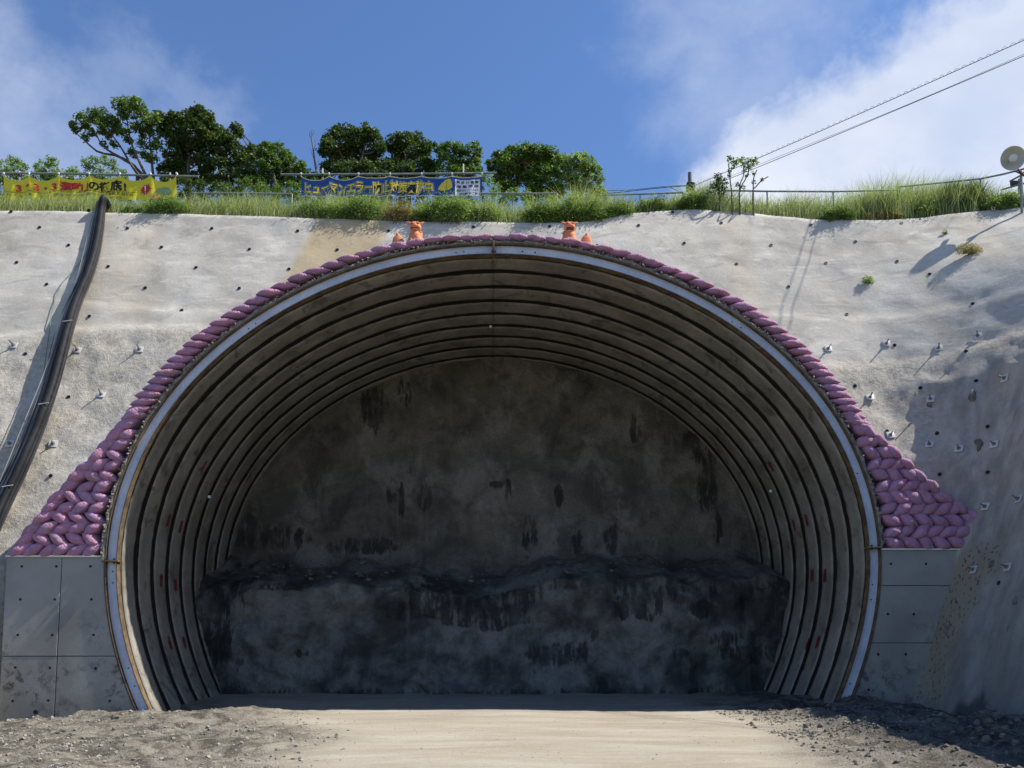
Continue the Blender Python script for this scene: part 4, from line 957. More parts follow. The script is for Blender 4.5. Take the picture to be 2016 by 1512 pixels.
def tree(label, Yd, base, limbs, clumps, mat_, dens=260, leaf=0.13, cat='tree', rt=0.11, group=None, twigs=True, name='tree', updown=0.4):
    b = P(base[0], base[1], Yd); b.z -= 0.8
    root = empty(name, b, label, cat, group); d = DIST + Yd; k = PX(d); m = MB(); ends = []
    for L in limbs:
        pts = [P(u, v, Yd + random.uniform(-.35, .35) * (i > 0)) - b for i, (u, v) in enumerate(L)]
        pts = [pts[0] + Vector((0, 0, -0.9))] + pts
        sp = smooth_path(pts, 14); m.tube(sp, [max(0.018, rt * (1 - 0.8 * i / 13)) for i in range(14)], 7); ends += sp[4:]
    cl = []
    for (u, v, r) in clumps:
        c = P(u, v, Yd + random.uniform(-.5, .5) * r / 20) - b; cl.append((c, 1.08 * r * k))
        if twigs and ends:
            e_ = min(ends, key=lambda q: (q - c).length + (0.6 if q.z > c.z else 0)); mid = e_.lerp(c, 0.5) + Vector((random.uniform(-.1, .1), 0, -0.08))
            m.tube([e_, mid, c], [0.035, 0.022, 0.012], 5)
            for _ in range(3):
                dd = Vector((random.uniform(-1, 1), random.uniform(-1, 1), random.uniform(-.3, 1))).normalized() * r * k * 0.8; m.tube([c.lerp(e_, 0.25), c + dd * 0.5, c + dd], [0.014, 0.01, 0.006], 4)
    if m.V: m.build('trunk', M['bark'], root)
    C, T = crown_pts(cl, dens, Yd); leaf *= 0.82
    link('crown', leaf_mesh('crown', C, leaf, mat_, T, 0.55, updown), root); return root
tree('tall spreading tree with open crown leaning left over the yellow banner', 8.0, (300, 378),
     [[(300, 378), (272, 335), (235, 308), (195, 300), (168, 278), (150, 262)], [(296, 378), (262, 330), (238, 290), (218, 262)], [(300, 378), (276, 322), (258, 280), (250, 235)], [(305, 378), (300, 330), (296, 285), (292, 250)], [(270, 335), (240, 312), (205, 290), (188, 262)]],
     [(165, 238, 16), (148, 250, 10), (180, 226, 15), (200, 224, 15), (218, 238, 16), (200, 244, 13), (232, 206, 15), (250, 200, 14), (270, 204, 15), (282, 220, 15), (256, 222, 15), (240, 228, 10), (285, 248, 15), (300, 236, 14), (305, 262, 14), (268, 250, 11), (232, 256, 10), (214, 266, 9), (182, 262, 9), (168, 272, 8), (255, 278, 9), (280, 282, 12), (205, 285, 7), (310, 285, 13), (140, 243, 6), (225, 252, 11), (246, 262, 10), (228, 285, 8), (262, 300, 10), (288, 262, 13), (200, 258, 8), (318, 232, 13), (300, 310, 14), (285, 305, 9)],
     M['leafM'], 190, 0.12, rt=0.075)
tree('dense dark round tree just right of the tall leaning tree', 8.6, (372, 378), [[(372, 380), (371, 320), (385, 262)], [(372, 380), (360, 320), (345, 262)]],
     [(345, 245, 26), (372, 236, 22), (395, 232, 22), (408, 250, 22), (385, 265, 26), (352, 280, 24), (412, 280, 22), (375, 305, 24), (340, 315, 20), (405, 315, 22), (325, 258, 14), (330, 340, 18), (365, 345, 20), (400, 348, 20)], M['leafD'], 300, 0.13)
tree('dark tree with a knob of leaves on top above the gap between the banners', 8.3, (470, 385), [[(470, 400), (440, 345), (425, 300)], [(470, 400), (490, 340), (510, 300)]],
     [(465, 250, 11), (472, 262, 10), (432, 262, 18), (452, 272, 18), (440, 292, 20), (470, 300, 18), (485, 315, 18), (462, 325, 18), (500, 300, 16), (430, 318, 14), (445, 345, 18), (420, 355, 16), (480, 345, 20)], M['leafD'], 270, 0.13)
tree('low broad green tree left of the bare twig', 8.0, (545, 385), [[(545, 395), (540, 350), (530, 310)], [(545, 395), (565, 350), (580, 330)]],
     [(520, 298, 18), (545, 296, 18), (562, 308, 16), (575, 325, 16), (592, 330, 13), (530, 322, 20), (555, 335, 20), (510, 335, 18), (580, 352, 18), (540, 358, 20), (505, 360, 18), (608, 345, 14)], M['leafM'], 280, 0.125)
tree('dense dark double-topped tree behind the left end of the blue banner', 8.2, (690, 380), [[(690, 390), (680, 330), (665, 290)], [(690, 390), (710, 320), (720, 280)]],
     [(660, 272, 22), (680, 258, 18), (648, 288, 18), (700, 272, 20), (722, 260, 16), (738, 276, 18), (748, 290, 12), (700, 300, 24), (668, 305, 24), (732, 310, 22), (685, 335, 24), (650, 330, 18), (720, 338, 22), (642, 352, 16), (635, 300, 9), (755, 330, 18), (750, 350, 18)], M['leafD'], 320, 0.125)
tree('dark rounded tree behind the middle of the blue banner', 8.8, (805, 380), [[(805, 390), (800, 320), (795, 290)]],
     [(775, 280, 18), (797, 274, 16), (820, 276, 18), (838, 290, 14), (850, 287, 8), (790, 305, 22), (822, 310, 22), (770, 325, 18), (800, 335, 22), (840, 330, 18), (850, 345, 14), (780, 350, 18), (820, 352, 18)], M['leafD'], 320, 0.125)
tree('lighter ragged tree behind the right end of the blue banner', 8.1, (905, 380), [[(905, 390), (902, 340), (895, 305)], [(905, 390), (920, 330), (935, 300)]],
     [(870, 296, 14), (888, 290, 14), (905, 290, 12), (922, 292, 12), (935, 284, 8), (940, 300, 10), (880, 314, 18), (910, 315, 18), (932, 322, 14), (865, 332, 16), (895, 340, 18), (925, 345, 18), (945, 335, 8)], M['leafM'], 240, 0.12)
tree('broad glossy round tree standing right of the blue banner', 8.6, (1045, 390), [[(1045, 395), (1040, 350), (1030, 320)], [(1050, 395), (1075, 345), (1090, 320)]],
     [(985, 312, 18), (1010, 302, 18), (1035, 300, 18), (1060, 300, 18), (1085, 303, 16), (968, 325, 12), (1000, 328, 22), (1035, 325, 24), (1072, 325, 22), (1100, 320, 16), (1010, 352, 22), (1050, 352, 24), (1088, 350, 22), (980, 348, 14), (1000, 372, 18), (1050, 378, 20), (1090, 378, 20)], M['leafM'], 300, 0.125)
tree('yellowish green bushy tree ending the tree line on the right', 7.6, (1135, 390), [[(1135, 395), (1130, 355), (1120, 330)], [(1140, 395), (1155, 350), (1160, 330)]],
     [(1110, 318, 16), (1130, 312, 15), (1150, 305, 10), (1152, 322, 14), (1165, 318, 9), (1172, 330, 12), (1180, 348, 11), (1125, 338, 20), (1155, 345, 18), (1112, 358, 18), (1140, 366, 20), (1172, 370, 16), (1185, 382, 12)], M['leafL'], 240, 0.11)
tree('small wind-blown sapling with a flat leafy top under the overhead wires', 4.6, (1460, 380),
     [[(1440, 378), (1438, 360), (1436, 338), (1434, 322)], [(1455, 380), (1458, 360), (1464, 345), (1464, 325)], [(1456, 378), (1468, 352), (1474, 335), (1470, 318)], [(1482, 378), (1488, 368), (1500, 355), (1512, 348)], [(1483, 378), (1484, 350), (1490, 335)]],
     [(1434, 311, 5), (1440, 315, 7), (1446, 322, 7), (1452, 318, 6), (1462, 314, 8), (1472, 316, 7), (1482, 315, 7), (1486, 322, 6), (1466, 324, 7), (1478, 328, 6), (1444, 328, 6), (1465, 336, 5), (1436, 338, 4), (1452, 362, 4), (1485, 358, 5), (1500, 355, 3), (1463, 368, 5), (1470, 346, 3), (1484, 342, 2.5), (1435, 345, 3)], M['leafM'], 200, 0.075, rt=0.022, twigs=False)
tree('small round bush right of the utility pole', 4.8, (1416, 380), [[(1416, 385), (1416, 365), (1416, 350)]], [(1416, 347, 8), (1410, 355, 7), (1422, 356, 7), (1416, 364, 9), (1404, 366, 8), (1428, 366, 7), (1400, 374, 8), (1420, 376, 9)], M['leafD'], 260, 0.07, 'bush', rt=0.03, name='bush', twigs=False)
# dead sapling
b = P(625, 385, 8.0); root = empty('dead_sapling', b, 'thin bare dead sapling poking up left of the dark trees', 'dead tree'); m = MB()
def pp(*l): return [P(u, v, 8.0) - b for u, v in l]
m.tube(smooth_path(pp((628, 392), (624, 345), (620, 320), (616, 290), (613, 268), (615, 255)), 12), [0.05 - 0.0035 * i for i in range(12)], 6)
for l in (((620, 320), (614, 302), (611, 292)), ((617, 298), (621, 284), (619, 275)), ((614, 275), (609, 266), (611, 258)), ((622, 335), (628, 322), (626, 312)), ((613, 268), (618, 262), (618, 256))):
    m.tube(pp(*l), [0.014, 0.01, 0.006], 4)
m.build('trunk', M['twig'], root)
# low feathery bushes behind the yellow banner and along the tree feet
for i, (lab, cl, mt, Yd) in enumerate([
    ('feathery light green bush at the far left behind the banner', [(8, 328, 15), (28, 322, 14), (42, 332, 12), (15, 348, 18), (45, 350, 16), (5, 368, 18), (35, 372, 18), (5, 390, 14), (40, 392, 14)], 'leafL', 6.4),
    ('feathery bush with a ragged top behind the red lettering', [(80, 328, 12), (95, 316, 10), (108, 320, 10), (100, 335, 14), (75, 345, 14), (112, 345, 12), (60, 355, 14), (95, 362, 16), (128, 340, 9), (75, 388, 14), (108, 390, 14)], 'leafL', 6.8),
    ('low thin bush behind the black lettering', [(145, 335, 10), (150, 350, 12), (132, 360, 12), (120, 372, 12), (165, 362, 14)], 'leafL', 6.6),
    ('pale feathery bush under the spreading tree', [(170, 322, 10), (188, 318, 11), (205, 316, 10), (222, 325, 12), (180, 340, 15), (210, 345, 16), (240, 345, 14), (195, 362, 16), (235, 368, 16), (140, 388, 14), (175, 388, 14), (210, 388, 14), (245, 388, 14), (280, 386, 14)], 'leafL', 6.9),
    ('dark scrub at the foot of the dense round tree', [(330, 355, 14), (360, 362, 16), (395, 365, 16), (290, 362, 14), (260, 372, 12), (425, 372, 16), (345, 384, 16), (375, 386, 16), (410, 388, 16)], 'leafD', 7.0),
    ('green scrub filling the gap between the two banners', [(450, 372, 16), (480, 368, 18), (515, 372, 18), (548, 376, 16), (580, 370, 16), (605, 372, 14), (440, 388, 16), (470, 386, 16), (500, 388, 16), (530, 390, 16), (565, 388, 16), (595, 388, 16)], 'leafM', 7.0),
    ('green scrub behind the left part of the blue banner', [(625, 365, 16), (655, 368, 18), (690, 370, 18), (725, 370, 18), (630, 390, 16), (662, 392, 16), (695, 390, 16), (728, 392, 16)], 'leafM', 7.0),
    ('green scrub behind the middle of the blue banner', [(760, 368, 18), (795, 370, 18), (830, 370, 18), (865, 368, 18), (760, 392, 16), (795, 390, 16), (830, 392, 16), (865, 390, 16)], 'leafD', 7.0),
    ('green scrub right of the blue banner at the foot of the round tree', [(900, 368, 18), (940, 362, 14), (960, 350, 12), (975, 372, 16), (1010, 382, 14), (930, 388, 16), (965, 390, 16), (1000, 395, 16), (1040, 392, 16), (1085, 392, 16), (1125, 392, 16), (1165, 395, 15), (900, 390, 16)], 'leafL', 6.6)]):
    tree(lab, Yd, (cl[0][0], 385), [[(cl[0][0], 395), (cl[0][0] + 3, 370), (cl[0][0], 350)]], cl, M[mt], 230, 0.085, 'bush', rt=0.04, name='bush', twigs=False, updown=0.7)

# shrubs in front, on the rim
def shrub(label, u0, v0, w, h, mat_, dens=1.0, leaf=0.065, yo=0.25, stems=True, name='shrub', cat='shrub'):
    p = rim_at(u0) + Vector((0, yo, 0)); k = PX(p.y + DIST); root = empty(name, p, label, cat)
    m = MB(); n = int(3000 * dens * w * h / 1500); C = []; T = []
    hh = h * k
    ns = max(7, int(w * h / 60)); rz = []
    for i in range(ns):
        a = random.uniform(-1, 1); H = hh * random.uniform(0.55, 1.05) * (1 - 0.55 * a * a); x0 = a * w * k * 0.35
        tip = Vector((x0 + random.uniform(-.3, .3) * hh + a * w * k * 0.15, random.uniform(-.25, .25), H)); base = Vector((x0, random.uniform(-.1, .2), -0.1)); mid = base.lerp(tip, 0.5) + Vector((0, 0, 0.12 * hh))
        sp = smooth_path([base, mid, tip], 7); m.tube(sp, [0.012, 0.011, 0.009, 0.008, 0.006, 0.005, 0.003], 4)
        per = n // ns; t = RNG.uniform(0.15, 1, per); idx = np.clip((t * 6).astype(int), 0, 5); f = t * 6 - idx; A = np.array([tuple(q) for q in sp])
        pos = A[idx] * (1 - f)[:, None] + A[idx + 1] * f[:, None] + RNG.normal(0, 0.10 * hh + 0.02, (per, 3)) * np.array([1.2, 1.0, 0.5]); C.append(pos)
        tt_ = np.clip(RNG.normal(0.5, 0.25, per), 0, 1); T.append(np.stack([tt_, (RNG.random(per) < 0.06) * 0.8, tt_ * 0], -1))
    m.build('stems', M['twig'], root); link('foliage', leaf_mesh('foliage', np.concatenate(C), leaf, mat_, np.concatenate(T), 0.38, 0.5), root)
for a in [('feathery shrub climbing over the right end of the yellow banner', 325, 0, 70, 42, M['leafL'], 1.1), ('small shrub in the grass right of the cables', 262, 0, 55, 26, M['leafM'], 1.0),
          ('shrub at the left foot of the blue banner', 612, 0, 60, 54, M['leafL'], 0.7), ('shrub covering the first letters of the blue banner', 665, 0, 55, 40, M['leafL'], 0.7), ('tall shrub covering the middle of the blue banner', 712, 0, 60, 58, M['leafL'], 0.9),
          ('dark shrub at the rim below the middle of the blue banner', 700, 0, 50, 36, M['leafM'], 1.2), ('brownish shrub on the rim left of the left lion', 790, 0, 60, 42, M['dry'], 0.8), ('dark green shrub on the rim above the left lion', 845, 0, 70, 40, M['leafM'], 1.3),
          ('large feathery shrub over the yellow helmet print', 885, 0, 75, 62, M['leafL'], 1.0), ('shrub at the right foot of the blue banner', 945, 0, 60, 46, M['leafL'], 0.8), ('dark broad shrub on the rim left of the right lion', 1075, 0, 70, 52, M['leafM'], 1.4),
          ('dark shrub on the rim above the right lion', 1122, 0, 66, 58, M['leafM'], 1.4), ('mid green shrub at the end of the tree line', 1160, 0, 60, 44, M['leafM'], 1.2), ('low shrub where the rim starts to rise', 1215, 0, 60, 30, M['leafM'], 1.2),
          ('brownish shrub left of the utility pole', 1290, 0, 70, 36, M['leafM'], 1.1), ('rounded shrub at the foot of the utility pole', 1372, 0, 60, 40, M['leafM'], 1.2), ('low leafy shrub in the grass right of the pole', 1650, 0, 60, 30, M['leafM'], 1.2),
          ('yellow brown low shrub below the tall grass tuft', 1745, 0, 80, 30, M['dry'], 1.5), ('bright green leafy plant between the reed tufts', 1830, 0, 36, 52, M['leafL'], 1.0), ('pale leafy shrub at the right edge of the rim', 1985, 0, 70, 36, M['leafL'], 1.2)]:
    shrub(a[0], a[1], 0, a[3], a[4], a[5], a[6], yo=random.uniform(0.02, 0.3))

def blades(name, spots, mat_, width=0.012, nseg=3, lean=0.5, parent=None):
    """spots: arrays base(n,3), height(n)"""
    B, H = spots; n = len(B); th = RNG.uniform(0, 2 * pi, n); ln = H * RNG.uniform(0.1, lean * 2, n)
    dx = np.cos(th) * ln + 0.12 * H; dy = np.sin(th) * ln * 0.6; wv = RNG.uniform(0.7, 1.4, n) * width; wa = RNG.uniform(0, pi, n)
    wx, wy = np.cos(wa) * wv, np.sin(wa) * wv * 0.5
    V = []; 
    for i in range(nseg + 1):
        t = i / nseg; c = B + np.stack([dx * t ** 2, dy * t ** 2, H * (t - 0.25 * t ** 3 * (ln / H))], -1); k = (1 - t) ** 0.7 if i < nseg else 0.05
        o = np.stack([wx * k, wy * k, 0 * wx], -1); V.append(c - o); V.append(c + o)
    V = np.stack(V, 1).reshape(-1, 3); st = 2 * (nseg + 1); base = np.arange(n)[:, None] * st
    Fc = np.concatenate([base + np.array([[2 * i, 2 * i + 1, 2 * i + 3, 2 * i + 2]]) for i in range(nseg)])
    t = np.clip(RNG.normal(0.5, 0.25, n), 0, 1); br = np.clip(RNG.normal(0.05, 0.15, n), 0, 1)
    cols = np.repeat(np.stack([t, br, t * 0], -1), st, axis=0)
    return link(name, mesh_np(name, V, Fc, [mat_], False, cols), parent)
def rim_spots(n, u0, u1, y0, y1, hfun):
    uu = RNG.uniform(u0, u1, n); k = _ruu < 9000; base = np.stack([np.interp(uu, _ruu[k], _ru3[k, i]) for i in range(3)], -1)
    yo = RNG.uniform(y0, y1, n) ** 1.0; base[:, 1] += yo + 0.1; base[:, 2] += 0.02 + 0.30 * yo * sstep(0, 1.5, yo); base[:, 0] += RNG.normal(0, 0.05, n)
    return base, hfun(uu, yo)
GHS = 2.0
GH = [(0, 0.36), (150, 0.42), (230, 0.28), (330, 0.34), (420, 0.40), (470, 0.52), (560, 0.46), (640, 0.5), (760, 0.46), (850, 0.5), (960, 0.52), (1060, 0.55), (1140, 0.62), (1200, 0.50), (1250, 0.30), (1290, 0.40), (1340, 0.42), (1400, 0.50), (1480, 0.42), (1560, 0.42), (1650, 0.52), (1750, 0.62), (1850, 0.62), (1960, 0.48), (2030, 0.30), (2200, 0.3)]
def gh(u, yo): return np.interp(u, [a for a, b in GH], [b for a, b in GH]) * (GHS + 0.25 * sstep(1250, 1400, u)) * RNG.uniform(0.55, 1.1, len(u)) * (1 + 0.25 * fbm(u * 0.03, 0 * u, 2, 3)) * (1.0 + 0.1 * yo)
o = blades('grass', rim_spots(46000, -80, 2150, 0.0, 1.9, gh), M['grass'], 0.011); tag(o, 'pale green grass fringe growing along the top of the slope', 'grass', kind='stuff')
o = blades('undergrowth', rim_spots(16000, -80, 2150, 0.2, 2.6, lambda u, y: 0.62 * gh(u, y)), M['grassD'], 0.016); tag(o, 'darker grass and weeds low among the pale grass', 'undergrowth', kind='stuff')
def tuft(label, u0, u1, h, n, name='reed_tuft'):
    c = rim_at((u0 + u1) / 2); root = empty(name, c, label, 'reed tuft', 'reed tufts on the right rim')
    B, H = rim_spots(n, u0, u1, 0.05, 1.0, lambda u, y: h * RNG.uniform(0.45, 1.2, len(u)) * (1 - 0.5 * ((u - (u0 + u1) / 2) / ((u1 - u0) / 2)) ** 4))
    B = B - np.array(c); blades('leaves', (B, H), M['grassD'], 0.014, 4, 0.22, root)
tuft('tall dark tuft of reeds left of the two on the right rim', 1690, 1772, 0.95, 1900); tuft('tallest dark wall of reeds near the floodlight', 1850, 1960, 1.2, 4200); tuft('reed tuft behind the bright green plant', 1800, 1860, 0.95, 1000)

# plants rooted in the slope
for (u, v, w, h, mt, lab, dens) in ((1905, 502, 66, 26, 'dry', 'dry brown bush growing out of the upper right slope', 2.6), (1708, 558, 32, 18, 'leafL', 'small pale weed on the slope right of the wire shadows', 1.6), (1860, 461, 16, 11, 'leafL', 'tiny green sprout on the slope below the reeds', 0.9), (1408, 416, 10, 5, 'leafM', 'tiny tuft at the rim right of the pole', 0.8)):
    p, n = hit(u, v); k = PX(20); root = empty('slope_plant', p, lab, 'weed'); cnt = int(700 * dens * (w / 66)); 
    d = RNG.normal(size=(cnt, 3)); d /= np.linalg.norm(d, axis=1, keepdims=True); d[:, 2] = np.abs(d[:, 2]); d[:, 1] = -np.abs(d[:, 1])
    C = d * np.array([w * k * 0.5, w * k * 0.30, h * k]) * RNG.uniform(0.3, 1.08, cnt)[:, None]; t = np.clip(RNG.normal(0.5, 0.25, cnt), 0, 1)
    link('foliage', leaf_mesh('foliage', C, 0.045, M[mt], np.stack([t, t * 0.2, t * 0], -1), 0.4, 0.9), root)
    m = MB()
    for i in range(10): q = C[random.randrange(cnt)]; m.tube([(0, 0.05, -0.02), (q[0] * 0.5, q[1] * 0.5, q[2] * 0.4), tuple(q)], [0.006, 0.005, 0.003], 4)
    m.build('stems', M['twig'], root)

# ------------------------------------------------------------------ banners
def pipe(name, pts, r, mat_, lab, cat, parent=None, group=None, rel=None):
    m = MB(); m.tube(pts, r, 8); o = m.build(name, mat_, parent)
    if lab: tag(o, lab, cat, group)
    return o
def text_mesh(body, size, bold, extrude=0.0):
    cu = bpy.data.curves.new('txt', 'FONT'); cu.body = body; cu.size = size; cu.offset = bold; cu.align_x = 'LEFT'; cu.resolution_u = 2
    ob = bpy.data.objects.new('txt', cu); COL.objects.link(ob)
    dg = bpy.context.evaluated_depsgraph_get(); me = bpy.data.meshes.new_from_object(ob.evaluated_get(dg))
    V = np.array([tuple(v.co) for v in me.vertices]) if len(me.vertices) else np.zeros((0, 3)); Fc = [list(p.vertices) for p in me.polygons]
    bpy.data.objects.remove(ob); bpy.data.curves.remove(cu); bpy.data.meshes.remove(me); return V, Fc
class Banner:
    def __init__(s, root, u0, u1, vt, vb, Yd, ties, sag, rel):
        s.root, s.u0, s.u1, s.vt, s.vb, s.Y, s.ties, s.sag, s.rel = root, u0, u1, vt, vb, Yd, ties, sag, rel
    def at(s, a, b, off=0.0):
        """a in px along, b 0 top..1 bottom"""
        a = float(a); t = s.ties; j = max(0, min(len(t) - 2, int(np.searchsorted(t, a)) - 1)); f = (a - t[j]) / (t[j + 1] - t[j]); f = min(max(f, 0), 1)
        sg = (1 - (2 * f - 1) ** 2) * s.sag[j]; dv = s.vb - s.vt
        v = s.vt + sg * (1 - 0.75 * b) + b * dv
        y = s.Y + 0.022 * sin(a * 0.16 + 1.2 * b) * (0.3 + b) + 0.006 * sin(a * 0.41 + 3 * b) - 0.03 * abs(2 * f - 1) ** 4 * (1 - b) 
        q = P(a, v, s.Y); return Vector((q.x, y - off, q.z)) - s.rel
    def cloth(s, mat_, name='cloth', b0=0.0, b1=1.0, a0=None, a1=None, off=0.0):
        a0 = s.u0 if a0 is None else a0; a1 = s.u1 if a1 is None else a1; nu = max(8, int((a1 - a0) / 2.5)); nv = 10; V = []
        for i in range(nu):
            for j in range(nv): V.append(s.at(a0 + (a1 - a0) * i / (nu - 1), b0 + (b1 - b0) * j / (nv - 1), off))
        return link(name, mesh_np(name, V, grid_faces(nu, nv), [mat_], True), s.root)
    def text(s, body, a0, a1, b0, b1, mat_, bold, off, name='lettering', sl=0):
        V, Fc = text_mesh(body, 1.0, bold)
        if not len(V): return
        V0, _ = text_mesh(body, 1.0, 0.0); mn, mx = V0.min(0), V0.max(0); W = []
        for p in V:
            a = a0 + (a1 - a0) * (p[0] - mn[0]) / (mx[0] - mn[0]); b = b1 - (b1 - b0) * (p[1] - mn[1]) / (mx[1] - mn[1]); W.append(s.at(a, b, off))
        o = link(name, mesh_np(name, W, Fc, [mat_], False), s.root); o['kind'] = 'stuff'; return o
    def letters(s, body, a0, a1, b0, b1, layers):
        wt = [0.55 if c in '・」!ー' and c != 'ー' else 1.0 for c in body]; tot = sum(wt); acc = 0
        _, _ = 0, 0
        for c, w in zip(body, wt):
            c0 = a0 + (a1 - a0) * acc / tot; c1 = a0 + (a1 - a0) * (acc + w) / tot; acc += w; W = []; FF = []; MI = []
            V0, _f = text_mesh(c, 1.0, 0.0); cx_ = (V0[:, 0].min() + V0[:, 0].max()) / 2
            for li, (mt, bold, off) in enumerate(layers):
                V, Fc = text_mesh(c, 1.0, bold); o = len(W)
                for p in V: W.append(s.at((c0 + c1) / 2 + (p[0] - cx_) * (a1 - a0) / tot * 1.04, b1 - (b1 - b0) * (p[1] + 0.08) / 0.96, off))
                FF += [[i + o for i in f] for f in Fc]; MI += [li] * len(Fc)
            me_ = mesh_np('letter', W, FF, [M[l[0]] for l in layers], False); me_.polygons.foreach_set('material_index', MI); link('letter', me_, s.root)
    def shape(s, pts, mat_, off, name='print'):
        V = [s.at(a, b, off) for a, b in pts]; c = sum(V, Vector()) / len(V); return link(name, mesh_np(name, V + [c], [(i, (i + 1) % len(V), len(V)) for i in range(len(V))], [mat_], False), s.root)
YB = 5.3
rb = P(170, 345, YB)
rail1 = empty('banner_rail', rb, 'dull steel pipe rail on white posts carrying the yellow banner', 'rail', 'banner rails on the slope top')
m = MB(); m.tube([P(-60, 340, YB) - rb, P(170, 342.5, YB) - rb, P(391, 347.5, YB) - rb], 0.032, 10); m.build('pipe', M['pipe'], rail1)
for u, v0 in ((38, 337), (335, 340)):
    m = MB(); m.tube([P(u, v0, YB + 0.05) - rb, P(u - 1, 420, YB + 0.05) - rb], 0.026, 8); pst = m.build('post', M['post'], rail1)
    m = MB(); m.box(P(u + 1, v0 + 8, YB - 0.01) - rb, (0.09, 0.09, 0.07), bev=0.01); m.build('clamp', M['rust'], pst)
yb = empty('yellow_banner', rb, 'yellow safety banner with red and black Japanese lettering and a red starburst', 'banner')
ties = [8, 58, 116, 176, 236, 296, 348]
B1 = Banner(yb, 8, 348, 347, 392, YB + 0.0, ties, [9, 9, 7, 6, 9, 11], rb); B1.cloth(M['yellow'])
for t in ties:
    m = MB(); m.tube([B1.at(t, 0.02), P(t, 342.5, YB - 0.04) - rb], 0.006, 4); m.box(P(t, 342, YB - 0.02) - rb, (0.05, 0.09, 0.06), bev=0.01); m.build('tie', M['white'], yb)
B1.letters('3・3・3運動」', 26, 176, 0.16, 0.60, [('pred', 0.035, 0.016)])
B1.letters('の徹底!', 175, 252, 0.14, 0.60, [('pblack', 0.035, 0.016)])
B1.text('「3・3・3」とは 玉掛け合図の確認', 14, 206, 0.72, 0.84, M['pteal'], 0.02, 0.012)
B1.text('「玉掛ヒヨシ!!」', 210, 262, 0.66, 0.80, M['pblack'], 0.02, 0.012)
B1.text('3週ヨシ', 217, 240, 0.87, 0.98, M['pblack'], 0.02, 0.012)
B1.cloth(M['pblack'], 'ruled_line', 0.62, 0.635, 10, 270, 0.010)
st = []
for i in range(28): r = 12.5 if i % 2 == 0 else 7.5; st.append((287 + r * cos(i * pi / 14) * (1.15 if i == 0 else 1), 0.52 + r / 46 * sin(i * pi / 14)))
B1.shape(st, M['pred'], 0.012, 'starburst'); B1.shape([(284.6, 0.36), (288, 0.36), (287.2, 0.60), (285.4, 0.60)], M['pwhite'], 0.02, 'exclamation_mark'); B1.shape([(285.4, 0.64), (287.4, 0.64), (287.4, 0.68), (285.4, 0.68)], M['pwhite'], 0.02, 'exclamation_mark')
B1.shape([(306, 0.60), (310, 0.42), (320, 0.30), (332, 0.34), (337, 0.52), (336, 0.72), (322, 0.74)], M['pgreen'], 0.012, 'printed_helmet')
B1.shape([(295, 0.78), (302, 0.74), (322, 0.76), (334, 0.98), (298, 0.98)], M['porange'], 0.012, 'printed_figure'); B1.shape([(301, 0.82), (312, 0.80), (318, 0.99), (303, 0.99)], M['pwhite'], 0.018, 'printed_glove')
# blue banner
rb2 = P(760, 345, YB)
rail2 = empty('banner_rail', rb2, 'dull steel pipe rail on white posts carrying the blue banner', 'rail', 'banner rails on the slope top')
m = MB(); m.tube([P(553, 343.5, YB) - rb2, P(760, 343, YB) - rb2, P(978, 340.5, YB) - rb2], 0.032, 10); m.build('pipe', M['pipe'], rail2)
for u, v0 in ((635, 332), (912, 323)):
    m = MB(); m.tube([P(u, v0, YB + 0.05) - rb2, P(u, 420, YB + 0.05) - rb2], 0.026, 8); pst = m.build('post', M['post'], rail2)
    m = MB(); m.box(P(u, 345, YB - 0.01) - rb2, (0.09, 0.09, 0.07), bev=0.01); m.build('clamp', M['rust'], pst)
bb = empty('blue_banner', rb2, 'blue safety banner with yellow outlined Japanese lettering and a yellow helmet', 'banner')
ties2 = [593, 648, 706, 768, 830, 890, 949]
B2 = Banner(bb, 593, 949, 347, 386, YB + 0.0, ties2, [8, 7, 3, 3, 3, 2], rb2); B2.cloth(M['blue']); B2.cloth(M['cream'], 'hem', 0.0, 0.05, None, None, 0.006); B2.cloth(M['cream'], 'hem', 0.95, 1.0, None, None, 0.006)
for t in ties2:
    m = MB(); m.tube([B2.at(t, 0.02), P(t, 343, YB - 0.04) - rb2], 0.006, 4); m.box(P(t, 342.5, YB - 0.02) - rb2, (0.05, 0.09, 0.06), bev=0.01); m.build('tie', M['white'], bb)
B2.letters('ヒューマンエラー防止対策実施中', 598, 853, 0.22, 0.84, [('pwhite', 0.10, 0.010), ('pblack', 0.07, 0.018), ('pyel', 0.022, 0.028)])
hc = [(862, 0.66), (864, 0.5), (869, 0.32), (876, 0.16), (882, 0.13), (887, 0.16), (890, 0.36), (891, 0.60), (884, 0.68), (872, 0.70)]
B2.shape(hc, M['pyel'], 0.014, 'printed_helmet')
for a in (873, 880): B2.shape([(a, 0.2), (a + 0.6, 0.2), (a - 1.4, 0.66), (a - 2, 0.66)], M['pblack'], 0.022, 'printed_line')
B2.cloth(M['pwhite'], 'white_panel', 0.16, 1.0, 896, 945, 0.012)
for tx, a0, a1, b0, b1 in (('声 掛 け 運 動', 899, 942, 0.22, 0.37), ('指 差 呼 称', 899, 942, 0.43, 0.58), ('危険KY・一人KY', 899, 942, 0.64, 0.76), ('5分間 の実施', 905, 941, 0.82, 0.94)): B2.text(tx, a0, a1, b0, b1, M['pblack'], 0.02, 0.022)

